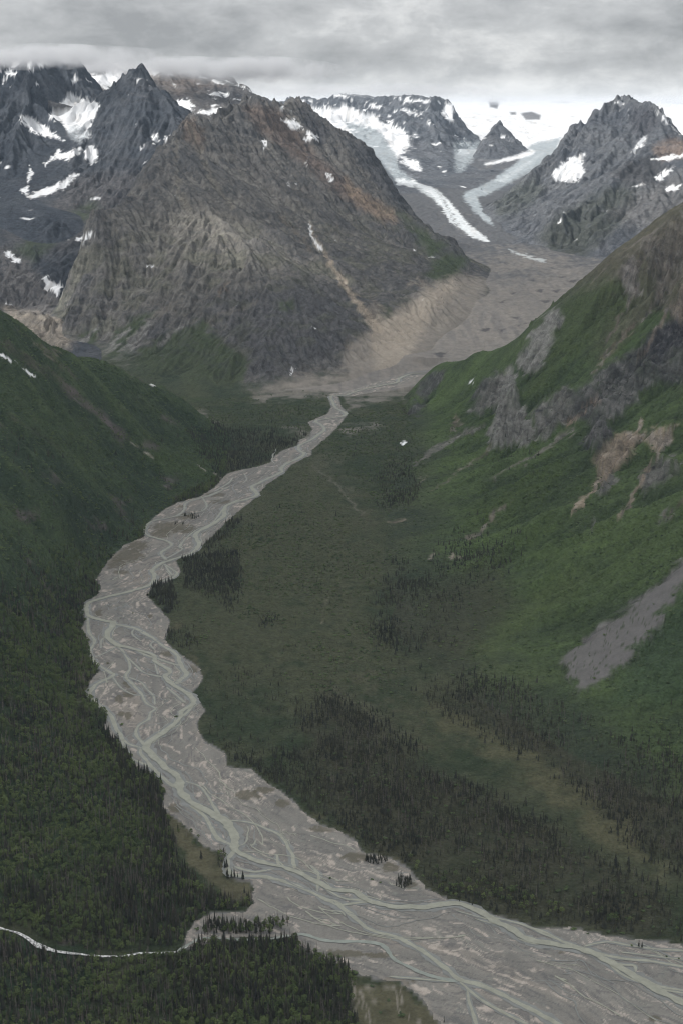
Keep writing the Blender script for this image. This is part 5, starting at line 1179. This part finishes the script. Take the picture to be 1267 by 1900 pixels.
bark_mat = leaf_material("bark", (0.085, 0.072, 0.062), (0.15, 0.13, 0.115))
snag_mat = leaf_material("dead_wood", (0.105, 0.090, 0.082), (0.19, 0.165, 0.15))

def mesh_of(name, V_, F_, mat, smooth=False):
    me = bpy.data.meshes.new(name)
    me.from_pydata(V_, [], F_); me.materials.append(mat)
    if smooth: me.polygons.foreach_set("use_smooth", np.ones(len(F_), bool))
    me.update(); return me
def tube_geo(V_, F_, p0, p1, r0, r1, n=5):
    p0, p1 = Vector(p0), Vector(p1); d = (p1 - p0).normalized()
    a = d.orthogonal().normalized(); b = d.cross(a); o = len(V_)
    for p, r in ((p0, r0), (p1, r1)):
        for k in range(n):
            t = 2 * math.pi * k / n
            V_.append(tuple(p + (a * math.cos(t) + b * math.sin(t)) * r))
    for k in range(n):
        F_.append((o + k, o + (k + 1) % n, o + n + (k + 1) % n, o + n + k))
    F_.append(tuple(o + n + k for k in range(n)))
def spruce_meshes(seed, slim=1.0):
    """one metre tall: drooping whorls of boughs round a straight stem"""
    r_ = random.Random(seed); V_, F_ = [], []
    tiers = 9
    for t in range(tiers):
        f = t / (tiers - 1)
        z = 0.10 + 0.80 * f; rad = (0.135 * (1 - f) ** 0.85 + 0.012) * slim * r_.uniform(0.8, 1.15); h = 0.15 - 0.05 * f
        n = 7; o = len(V_); ph = r_.random() * 6
        V_.append((0, 0, z + h))
        for k in range(n * 2):
            a = ph + math.pi * k / n
            q = rad * (r_.uniform(0.75, 1.25) if k % 2 == 0 else r_.uniform(0.28, 0.5))
            V_.append((q * math.cos(a), q * math.sin(a), z - (0.035 if k % 2 == 0 else -0.01) + r_.uniform(-0.012, 0.012)))
        for k in range(n * 2):
            F_.append((o, o + 1 + k, o + 1 + (k + 1) % (n * 2)))
    crown = mesh_of("spruce_crown", V_, F_, spruce_mat)
    V_, F_ = [], []
    tube_geo(V_, F_, (0, 0, -0.06), (0, 0, 0.55), 0.014, 0.008); tube_geo(V_, F_, (0, 0, 0.55), (0, 0, 1.0), 0.008, 0.002)
    return crown, mesh_of("spruce_trunk", V_, F_, bark_mat)
def clump(V_, F_, c, r, r_):
    o = len(V_)
    for d in ((1, 0, 0), (-1, 0, 0), (0, 1, 0), (0, -1, 0), (0, 0, 1), (0, 0, -1)):
        q = r * r_.uniform(0.6, 1.2)
        V_.append((c[0] + d[0] * q + r_.uniform(-.3, .3) * r, c[1] + d[1] * q + r_.uniform(-.3, .3) * r, c[2] + d[2] * q * 0.75 + r_.uniform(-.2, .2) * r))
    for x in (0, 1):
        for y in (2, 3):
            for z in (4, 5): F_.append((o + x, o + y, o + z))
def broad_meshes(seed):
    r_ = random.Random(seed); V_, F_ = [], []
    lean = r_.uniform(-.05, .05)
    for k in range(30):
        while True:
            x, y, z = r_.uniform(-1, 1), r_.uniform(-1, 1), r_.uniform(-1, 1)
            d = x * x + y * y + z * z
            if 0.25 < d < 1: break
        zz = 0.64 + z * 0.32
        s = 0.30 * (1.0 - 0.25 * z)
        clump(V_, F_, (x * s + lean * zz, y * s, zz), r_.uniform(0.07, 0.125), r_)
    crown = mesh_of("birch_crown", V_, F_, broad_mat)
    V_, F_ = [], []
    tube_geo(V_, F_, (0, 0, -0.06), (lean * .4, 0, 0.5), 0.022, 0.012)
    for a in (0.4, 2.4, 4.6): tube_geo(V_, F_, (lean * .3, 0, 0.38), (0.2 * math.cos(a), 0.2 * math.sin(a), 0.72), 0.010, 0.004, 4)
    return crown, mesh_of("birch_trunk", V_, F_, bark_mat)
def snag_meshes(seed):
    r_ = random.Random(seed); V_, F_ = [], []
    tube_geo(V_, F_, (0, 0, -0.06), (r_.uniform(-.02, .02), 0, 1.0), 0.016, 0.003)
    tr = mesh_of("snag_trunk", V_, F_, snag_mat)
    V_, F_ = [], []
    for k in range(22):
        z = r_.uniform(0.22, 0.95); a = r_.random() * 6.28; l = 0.085 * (1.15 - z) + 0.02
        p0 = (0, 0, z); p1 = (l * math.cos(a), l * math.sin(a), z - 0.03)
        o = len(V_); V_ += [(0.006 * math.sin(a), -0.006 * math.cos(a), z), (-0.006 * math.sin(a), 0.006 * math.cos(a), z), (p1[0], p1[1], p1[2]), (p1[0] * .6, p1[1] * .6, p1[2] + 0.035)]
        F_ += [(o, o + 1, o + 2), (o, o + 2, o + 3)]
    return mesh_of("snag_branches", V_, F_, snag_mat), tr
def shrub_meshes(seed, mat, name):
    r_ = random.Random(seed); V_, F_ = [], []
    for k in range(9):
        a = r_.random() * 6.28; q = r_.uniform(0.05, 0.42)
        clump(V_, F_, (q * math.cos(a), q * math.sin(a), 0.32 + r_.uniform(-.12, .2) - 0.3 * q), r_.uniform(0.2, 0.32), r_)
    crown = mesh_of(name, V_, F_, mat)
    V_, F_ = [], []
    for a in (0.3, 2.2, 4.4): tube_geo(V_, F_, (0, 0, -0.1), (0.2 * math.cos(a), 0.2 * math.sin(a), 0.4), 0.02, 0.01, 3)
    return crown, mesh_of("shrub_stems", V_, F_, bark_mat)
SPRUCE = [spruce_meshes(1, 1.0), spruce_meshes(2, 0.82), spruce_meshes(3, 1.15), spruce_meshes(4, 0.7)]
BROAD = [broad_meshes(11), broad_meshes(12), broad_meshes(13)]
SNAG = [snag_meshes(21), snag_meshes(22)]
ALDER = [shrub_meshes(31, shrub_mat, "alder_foliage"), shrub_meshes(32, shrub_mat, "alder_foliage")]
HEATH = [shrub_meshes(33, heath_mat, "willow_foliage")]

# how many of each grow per square metre
SUB = np.isin(REG, [FLOOR, HILL, CRAG]) & (GY < 4150)
dS, dB, dD, dA, dH = (np.zeros((NR, NC), np.float32) for _ in range(5))
grain = 0.5 + 0.9 * n_mid + 0.7 * n_big + 0.4 * n_fine
hS = np.full((NR, NC), 10.5, np.float32)
KX = PX + noise(GX / 60, GY / 60, 601) * 14; KY = PY + noise(GX / 60, GY / 60, 602) * 12
def zone(P, feather=8):
    P_ = np.array(P)
    w = SUB & (KX > P_[:, 0].min() - feather) & (KX < P_[:, 0].max() + feather) & (KY > P_[:, 1].min() - feather) & (KY < P_[:, 1].max() + feather)
    d = seg_dist(KX[w], KY[w], P, closed=True); d = np.where(in_poly(KX[w], KY[w], P), -d, d)
    return w, sstep(feather, -feather, d)
def grow(dens, P, k, feather=8, clump_k=0.8, height=None, replace=False):
    w, m = zone(P, feather)
    g = np.clip(1 - clump_k + clump_k * 2 * grain[w], 0, 2)
    if replace: dens[w] = dens[w] * (1 - m) + m * k * g
    else: dens[w] += m * k * g
    if height: hS[w] += (height - hS[w]) * m
everywhere = [(-700, 540), (2200, 540), (2200, 2000), (-700, 2000)]
# left: mixed forest low on the slope, alder above it
up = sstep(1180, 930, PY) * (REG == HILL) + (REG == HILL) * sstep(60, 150, H) * 0.6
lf = np.where((REG == HILL) | ((REG == FLOOR) & (PX < np.interp(PY, [885, 1000, 1100, 1250, 1450, 1640, 1800, 1900], [420, 300, 230, 190, 330, 470, 640, 700]))), 1.0, 0.0) * (PY > 800)
low_f = lf * np.clip(1 - up, 0, 1)
dB += low_f * 0.038 * np.clip(0.15 + 1.7 * grain, 0, 2)
dS += low_f * 0.026 * np.clip(1.5 - 1.5 * grain, 0.15, 2)
dD += low_f * 0.016 * np.clip(1.5 - 1.5 * grain, 0.1, 2)
mid_f = lf * np.clip(up, 0, 1) * sstep(420, 250, H)
dS += mid_f * 0.0014 * np.clip(1.6 - 2 * grain, 0, 2); dB += mid_f * 0.004 * np.clip(grain, 0, 2)
dA += np.where(REG == HILL, np.clip(up, 0, 1), 0) * 0.017 * np.clip(0.2 + 1.4 * grain, 0, 2)
for P, k, h in (([(195, 1340), (255, 1410), (305, 1445), (308, 1500), (300, 1545), (255, 1500), (215, 1420), (180, 1360)], 0.04, 14), ([(300, 1500), (340, 1560), (360, 1640), (310, 1700), (270, 1600)], 0.02, 12), ([(330, 1655), (400, 1640), (474, 1672), (452, 1692), (390, 1692), (340, 1700)], 0.034, 12),
                ([(375, 1728), (420, 1722), (520, 1718), (537, 1732), (520, 1738), (430, 1740), (380, 1740)], 0.06, 12), ([(352, 1768), (420, 1750), (540, 1742), (590, 1780), (650, 1805), (660, 1900), (350, 1900), (300, 1800)], 0.024, 13), ([(190, 1650), (330, 1700), (330, 1755), (150, 1755)], 0.008, 16),
                ([(0, 1640), (120, 1660), (180, 1740), (0, 1700)], 0.010, 16)):
    grow(dS, P, k, 7, 0.5, h)
for P in ([(-20, 1560), (150, 1580), (180, 1700), (60, 1690), (-20, 1660)], [(150, 1480), (300, 1500), (300, 1560), (180, 1560)], [(60, 1840), (250, 1860), (350, 1900), (60, 1900)], [(350, 1760), (560, 1760), (600, 1850), (420, 1870)]): grow(dD, P, 0.012, 14, 0.5)
# far flats beyond the bend
grow(dS, [(345, 800), (420, 792), (520, 806), (565, 812), (548, 826), (505, 858), (470, 868), (415, 884), (385, 860)], 0.035, 8, 0.5, 8)
grow(dA, [(380, 745), (600, 740), (615, 770), (575, 800), (380, 800)], 0.010, 12, 1.2)
grow(dS, [(420, 760), (560, 770), (560, 800), (420, 795)], 0.006, 12, 0.8, 6)
grow(dA, [(640, 770), (760, 750), (780, 860), (720, 960), (600, 860), (590, 830)], 0.010, 12, 1.0)
grow(dS, [(700, 880), (745, 860), (775, 900), (760, 930), (705, 945)], 0.03, 10, 0.8, 7)
grow(dS, [(660, 800), (760, 800), (760, 880), (660, 860)], 0.004, 20, 1.0, 6)
grow(dA, [(420, 1000), (560, 860), (640, 940), (720, 1060), (690, 1180), (760, 1290), (600, 1290), (400, 1260), (340, 1180)], 0.005, 20, 2.2)
# the olive flat: scattered small spruce over low willow
grow(dH, [(500, 880), (640, 860), (720, 1000), (700, 1200), (800, 1330), (900, 1480), (600, 1480), (420, 1400), (330, 1200), (330, 1080), (430, 960)], 0.012, 20, 0.9)
grow(dH, [(700, 1180), (860, 1280), (1000, 1390), (1200, 1550), (1330, 1700), (1200, 1700), (1000, 1500), (800, 1380), (700, 1280)], 0.010, 20, 0.9)
grow(dS, [(330, 1060), (450, 980), (560, 930), (700, 1040), (700, 1200), (800, 1330), (700, 1330), (540, 1300), (400, 1260), (330, 1180)], 0.0022, 20, 1.0, 5)
grow(dS, [(335, 1045), (400, 1022), (440, 1025), (448, 1090), (430, 1140), (390, 1110), (345, 1085)], 0.05, 8, 0.7, 8.5)
grow(dS, [(395, 992), (440, 965), (430, 1000), (380, 1020)], 0.05, 5, 0.5, 8.5)
grow(dS, [(272, 1086), (300, 1080), (322, 1086), (322, 1130), (312, 1148), (290, 1122)], 0.06, 4, 0.4, 10)
grow(dS, [(318, 1170), (350, 1160), (370, 1200), (330, 1205), (308, 1190)], 0.035, 6, 0.6, 8)
grow(dS, [(360, 1280), (420, 1240), (520, 1240), (560, 1320), (520, 1390), (440, 1420), (385, 1380), (385, 1320)], 0.014, 16, 1.0, 6.5)
grow(dS, [(480, 1150), (500, 1140), (510, 1165), (485, 1170)], 0.02, 5, 0.5, 7)
for P, k, h in (([(686, 1105), (760, 1072), (800, 1085), (740, 1112), (722, 1140), (742, 1172), (795, 1188), (752, 1206), (704, 1192), (686, 1150)], 0.055, 7.5), ([(735, 1065), (830, 1030), (960, 1010), (930, 1060), (840, 1090), (800, 1100), (745, 1090)], 0.03, 7), ([(730, 1110), (860, 1110), (830, 1190), (750, 1170)], 0.014, 6),
                ([(515, 1400), (560, 1340), (612, 1286), (664, 1300), (712, 1350), (762, 1400), (822, 1440), (902, 1480), (1002, 1530), (1102, 1600), (1202, 1652), (1330, 1700), (1330, 1762), (1258, 1745), (1132, 1734), (1056, 1716), (1001, 1719), (910, 1691), (844, 1671), (790, 1644), (770, 1615), (720, 1585), (672, 1578), (655, 1552), (600, 1528), (530, 1470), (497, 1448), (466, 1422)], 0.05, 7.5),
                ([(800, 1300), (870, 1270), (990, 1285), (1100, 1350), (1267, 1420), (1400, 1500), (1400, 1700), (1267, 1650), (1180, 1565), (1080, 1475), (950, 1385), (850, 1335)], 0.034, 7), ([(780, 1240), (860, 1290), (800, 1300)], 0.008, 6), ([(380, 1390), (470, 1420), (500, 1445), (560, 1490), (500, 1440), (420, 1400)], 0.035, 8)):
    grow(dS, P, k, 26, 1.0, h)
grow(dD, [(600, 1320), (700, 1360), (900, 1500), (1200, 1660), (1100, 1700), (800, 1600), (620, 1480)], 0.0055, 20, 0.8)
grow(dD, [(860, 1290), (1000, 1300), (1267, 1430), (1330, 1640), (1180, 1560), (1000, 1420)], 0.0055, 20, 0.8)
grow(dA, [(520, 1420), (700, 1400), (1000, 1540), (1300, 1720), (1258, 1745), (1000, 1715), (790, 1645), (660, 1550)], 0.004, 15, 0.9)
grow(dH, [(520, 1420), (600, 1300), (700, 1360), (1000, 1540), (1300, 1720), (1258, 1745), (1000, 1715), (790, 1645), (660, 1550)], 0.014, 15, 0.9)
grow(dH, [(800, 1300), (900, 1280), (1000, 1300), (1267, 1430), (1330, 1640), (1180, 1560), (950, 1390)], 0.010, 15, 0.9)
grow(dB, [(760, 1600), (900, 1640), (1050, 1690), (1258, 1735), (1050, 1712), (900, 1686), (800, 1650)], 0.012, 8, 0.7)
# alder over the right mountainside, thinner towards the rock
c = (REG == CRAG)
dA += np.where(c, sstep(420, 60, H) * VEG * 0.004 * np.clip(0.1 + 1.5 * grain, 0, 2), 0) * sstep(760, 900, PY + PX * 0.05)
for P in ([(1090, 880), (1060, 960), (1040, 1010), (1100, 990), (1130, 900)], [(900, 900), (1060, 840), (1080, 900), (920, 960)], [(1180, 1040), (1267, 1000), (1267, 1040), (1200, 1080)], [(1150, 1380), (1267, 1300), (1330, 1420), (1200, 1440)]): grow(dA, P, 0.010, 12, 0.8)
for P, k in (([(920, 830), (1010, 850), (1060, 900), (1000, 940)], 0.002), ([(1180, 1360), (1267, 1290), (1267, 1420)], 0.004), ([(800, 990), (900, 960), (920, 1000), (830, 1040)], 0.003)): grow(dS, P, k * 2, 12, 1.0, 6)
clear = sstep(-1, 5, d_bed) * sstep(4.5, 9, dt) * sstep(2.5, 6, dt_front) * SUB
island = ((PX > 376) & (PX < 537) & (PY > 1716) & (PY < 1742))
clear = np.where(island & (dt > 7), 1, clear)
barm = np.zeros((NR, NC), np.float32)
for P in ([(199, 1055), (205, 1035), (231, 1008), (272, 998), (275, 1015), (262, 1040), (230, 1055)], [(302, 1492), (335, 1510), (365, 1540), (360, 1560), (400, 1590), (420, 1610), (430, 1632), (470, 1636), (480, 1664), (430, 1680), (388, 1668), (362, 1625), (335, 1600), (310, 1550)], [(660, 1805), (700, 1815), (760, 1825), (800, 1880), (830, 1930), (660, 1930)]):
    w, m = zone(P, 4); barm[w] = np.maximum(barm[w], m)
clear = clear * (1 - 0.97 * barm)
AREA = (np.gradient(ROWY)[:, None] * np.gradient(COLS)[None, :] * (GY + 120)).astype(np.float32)
inview = SUB & (PX > -330) & (PX < 1600) & (PY < 2080)
def sprinkle(dens, seed, rough_h):
    r_ = np.random.default_rng(seed)
    lam = np.where(inview, dens * clear * AREA, 0)
    n = r_.poisson(lam)
    ii, jj = np.nonzero(n)
    rep = n[ii, jj]; ii, jj = np.repeat(ii, rep), np.repeat(jj, rep)
    ok = (ii < NR - 1) & (jj < NC - 1); ii, jj = ii[ok], jj[ok]
    a, b = r_.random(len(ii)), r_.random(len(ii))
    def lerp(F_): return (F_[ii, jj] * (1 - a) + F_[ii + 1, jj] * a) * (1 - b) + (F_[ii, jj + 1] * (1 - a) + F_[ii + 1, jj + 1] * a) * b
    x, y, z = lerp(GX), lerp(GY), lerp(H)
    if rough_h is None: hh = lerp(hS) * r_.uniform(0.4, 1.4, len(ii)) ** 1.1
    else: hh = r_.uniform(rough_h[0], rough_h[1], len(ii))
    return np.stack([x, y, z], -1), hh, r_.uniform(0, 6.28, len(ii)), lerp(PX), lerp(PY), lerp(DEPTH)
def add_stuff(name, label, sources, pos, hh, rot, seed):
    """the rest of a wood as one object: points carrying copies of the built trees"""
    me = bpy.data.meshes.new(name)
    me.vertices.add(len(pos)); me.vertices.foreach_set("co", pos.astype(np.float32).ravel())
    r_ = np.random.default_rng(seed)
    wid = r_.uniform(0.85, 1.2, len(pos))
    for nm, arr in (("rot", np.stack([0 * rot, 0 * rot, rot], -1)), ("size", np.stack([hh * wid, hh * wid, hh], -1))):
        at_ = me.attributes.new(nm, 'FLOAT_VECTOR', 'POINT'); at_.data.foreach_set("vector", arr.astype(np.float32).ravel())
    at_ = me.attributes.new("which", 'INT', 'POINT'); at_.data.foreach_set("value", r_.integers(0, len(sources), len(pos)).astype(np.int32))
    o = bpy.data.objects.new(name, me); COL.objects.link(o)
    ng = bpy.data.node_groups.new(name, 'GeometryNodeTree')
    ng.interface.new_socket("Geometry", in_out='INPUT', socket_type='NodeSocketGeometry'); ng.interface.new_socket("Geometry", in_out='OUTPUT', socket_type='NodeSocketGeometry')
    gn, gl = ng.nodes, ng.links
    gi, go = gn.new('NodeGroupInput'), gn.new('NodeGroupOutput')
    iop = gn.new('GeometryNodeInstanceOnPoints')
    g2i = gn.new('GeometryNodeGeometryToInstance')
    for crown, trunk in reversed(sources):
        jn = gn.new('GeometryNodeJoinGeometry')
        for ob in (crown, trunk):
            oi = gn.new('GeometryNodeObjectInfo'); oi.inputs['Object'].default_value = ob
            oi.transform_space = 'ORIGINAL'
            gl.new(oi.outputs['Geometry'], jn.inputs[0])
        one = gn.new('GeometryNodeGeometryToInstance'); gl.new(jn.outputs[0], one.inputs[0])
        if 'prev' not in locals(): prev = gn.new('GeometryNodeJoinGeometry')
        gl.new(one.outputs[0], prev.inputs[0])
    gl.new(gi.outputs[0], iop.inputs['Points']); gl.new(prev.outputs[0], iop.inputs['Instance'])
    iop.inputs['Pick Instance'].default_value = True
    def attr(nm, typ):
        n = gn.new('GeometryNodeInputNamedAttribute'); n.data_type = typ; n.inputs['Name'].default_value = nm; return n.outputs['Attribute']
    e2r = gn.new('FunctionNodeEulerToRotation'); gl.new(attr("rot", 'FLOAT_VECTOR'), e2r.inputs[0])
    gl.new(attr("which", 'INT'), iop.inputs['Instance Index']); gl.new(e2r.outputs[0], iop.inputs['Rotation']); gl.new(attr("size", 'FLOAT_VECTOR'), iop.inputs['Scale'])
    gl.new(iop.outputs[0], go.inputs[0])
    md = o.modifiers.new("copies", 'NODES'); md.node_group = ng
    tag(o, label, kind='stuff')
    return o
def plant(name, parts, meshes, x, y, z, h, rot, label, category, group=None, wide=1.0):
    r = bpy.data.objects.new(name, None); COL.objects.link(r)
    r.empty_display_size = 0.2
    r.location = (x, y, z); r.rotation_euler = (0, 0, rot); r.scale = (h * wide, h * wide, h)
    tag(r, label, category, group)
    kids = []
    for pn, me in zip(parts, meshes):
        c = bpy.data.objects.new(pn, me); COL.objects.link(c); c.parent = r; kids.append(c)
        if pn in ("branches", "foliage", "stems"): c["kind"] = "stuff"
    return r, kids
def forest(dens, seed, hrange, name, parts, protos, label, category, group, n_single, stuff_name, stuff_label):
    pos, hh, rot, px, py, dp = sprinkle(dens, seed, hrange)
    size = hh / dp
    vis = (px > 6) & (px < 1261) & (py > 560) & (py < 1890 + size * 0.5)
    order = np.argsort(-np.where(vis, size, -1))
    first = order[:n_single]
    src = {}
    for q, k in enumerate(first):
        w = q % len(protos)
        x_, y_ = float(px[k]), float(py[k])
        tline = float(np.interp(x_, [-60, 75, 200, 352, 540], [1700, 1756, 1775, 1752, 1736]))
        if 370 < x_ < 540 and 1712 < y_ < 1743: spot = "on the wooded island at the torrent mouth"
        elif x_ > 700: spot = "in the wood beyond the river"
        elif y_ > tline and x_ > 520: spot = "on the point of the near wood by the gravel"
        elif y_ > 1860: spot = "at the very front of the near wood"
        elif y_ > tline + 40: spot = "in the middle of the near wood below the torrent"
        elif y_ > tline: spot = "on the near bank of the white torrent"
        elif y_ > tline - 45: spot = "on the far bank of the white torrent"
        elif x_ > 280: spot = "beside the river gravel above the torrent"
        else: spot = "on the slope above the torrent"
        r, kids = plant(name, parts, protos[w], *map(float, pos[k]), float(hh[k]), float(rot[k]), label + " " + spot, category, group + " " + spot)
        src.setdefault(w, kids)
    rest = np.setdiff1d(np.arange(len(hh)), first)
    if len(rest): add_stuff(stuff_name, stuff_label, [src[w] for w in sorted(src)], pos[rest], hh[rest], rot[rest], seed + 1)
forest(dS, 701, None, "spruce_tree", ("crown", "trunk"), SPRUCE, "dark narrow spruce", "tree", "dark spruces", 170, "spruce_forest", "dark spruces covering the valley floor and lower slopes")
forest(dB, 702, (4.0, 9.5), "birch_tree", ("crown", "trunk"), BROAD, "round green leafy tree", "tree", "green leafy trees", 300, "birch_forest", "green leafy trees covering the lower slope by the river")
forest(dD, 703, (9, 17), "dead_spruce", ("branches", "trunk"), SNAG, "bare grey dead spruce", "dead tree", "bare dead spruces", 160, "dead_spruces", "bare grey dead spruces scattered through the woods")
forest(dA, 704, (2.4, 6.0), "alder_shrub", ("foliage", "stems"), ALDER, "low green alder bush", "shrub", "alder bushes", 40, "alder_scrub", "low green alder scrub clothing the slopes")
forest(dH, 705, (1.0, 2.4), "willow_shrub", ("foliage", "stems"), HEATH, "low olive willow bush", "shrub", "willow bushes", 20, "willow_scrub", "low olive willow scrub on the open flat")
# lone bushes and trees standing on the gravel, each at its own spot
def lone(kind, px, py, h, label):
    x, y, z = on_floor(px, py)
    if kind == 'spruce': plant("spruce_tree", ("crown", "trunk"), SPRUCE[int(px) % 4], x, y, z, h, px * 0.7, label, "tree")
    elif kind == 'snag': plant("dead_spruce", ("branches", "trunk"), SNAG[int(px) % 2], x, y, z, h, px * 0.7, label, "dead tree")
    else: plant("alder_shrub", ("foliage", "stems"), ALDER[int(px) % 2], x, y, z, h, px * 0.7, label, "shrub", wide=1.35)
for a in (('bush', 367, 1725, 4.2, "solitary dark bush on the pale gravel cove beside the torrent mouth"), ('bush', 592, 1770, 4.6, "dark bush on gravel just off the point of the spruce wood"), ('bush', 629, 1776, 4.2, "upright bush on gravel above the mossy bar"),
          ('bush', 621, 1783, 2.6, "low bush beside an upright bush on the gravel"), ('bush', 658, 1806, 5.0, "bush at the top corner of the mossy bar"), ('bush', 612, 1630, 2.6, "small bush on the grey gravel above the main stem"), ('bush', 690, 1632, 3.0, "small dark bush near the small side channel on the open gravel"),
          ('bush', 705, 1638, 2.4, "tiny bush beside a small dark bush on the open gravel"), ('bush', 1064, 1725, 4.6, "wide dark bush on the far gravel margin under the spruce wood"), ('bush', 1171, 1755, 2.6, "small green bush next to a pair of spruces on the gravel"), ('bush', 1090, 1733, 2.2, "little bright bush at the foot of the wood by the gravel"),
          ('spruce', 1184, 1757, 9.5, "taller spruce of the pair standing alone on the gravel flat"), ('spruce', 1190, 1758, 7.5, "shorter spruce of the pair standing alone on the gravel flat"), ('bush', 1236, 1775, 2.2, "small bush on the gravel flat below the pair of spruces"), ('bush', 1258, 1779, 2.0, "smallest bush on the gravel flat near the frame edge"),
          ('spruce', 823, 1898, 8.5, "single spruce at the tip of the mossy bar"), ('bush', 745, 1885, 6.0, "large dark bush in the middle of the mossy bar"), ('bush', 720, 1857, 3.2, "medium bush on the mossy bar above a large bush"), ('bush', 690, 1830, 3.2, "bush on the pale stony edge of the mossy bar"), ('bush', 705, 1880, 3.0, "bush between pale gravel rills on the mossy bar"),
          ('snag', 380, 1735, 15, "tall bare dead spruce at the tip of the wooded island"), ('snag', 386, 1735, 16, "tallest bare spruce beside the tip of the wooded island"), ('snag', 391, 1736, 15, "bare dead spruce third from the tip of the wooded island"), ('snag', 568, 1762, 14, "bare dead spruce leaning out from the point of the spruce wood"),
          ('bush', 224, 1147, 2.0, "tiny bush on the grey gravel below the main bend"), ('bush', 247, 1138, 2.6, "single dark bush on the upper gravel bend"), ('bush', 201, 1231, 2.4, "small dark bush in midstream gravel"), ('bush', 328, 1330, 4.0, "dark bush at the water's edge where the channel narrows"), ('bush', 226, 1345, 4.5, "dark bush on the low green island in midstream")):
    lone(*a)
# copses on the river islands
def copse(cx, cy, rx, ry, n, h, label, group, seed):
    r_ = random.Random(seed)
    for k in range(n):
        a = r_.random() * 6.28; q = math.sqrt(r_.random())
        x, y, z = on_floor(cx + rx * q * math.cos(a), cy + ry * q * math.sin(a))
        plant("spruce_tree", ("crown", "trunk"), SPRUCE[k % 4], x, y, z, h * r_.uniform(0.6, 1.15), a, label, "tree", group)
copse(357, 958, 14, 6, 34, 9, "spruce in the dark copse on the upper river island", "spruces of the upper river island", 1)
copse(332, 972, 10, 3, 9, 8, "small spruce west of the copse on the upper river island", "small spruces on the upper river island", 2)
copse(697, 1597, 22, 7, 46, 8, "spruce in the little copse on the gravel's far margin", "spruces of the upper margin copse", 3)
copse(748, 1638, 16, 11, 46, 8.5, "spruce in the lower little copse beside the dry channel", "spruces of the lower margin copse", 4)
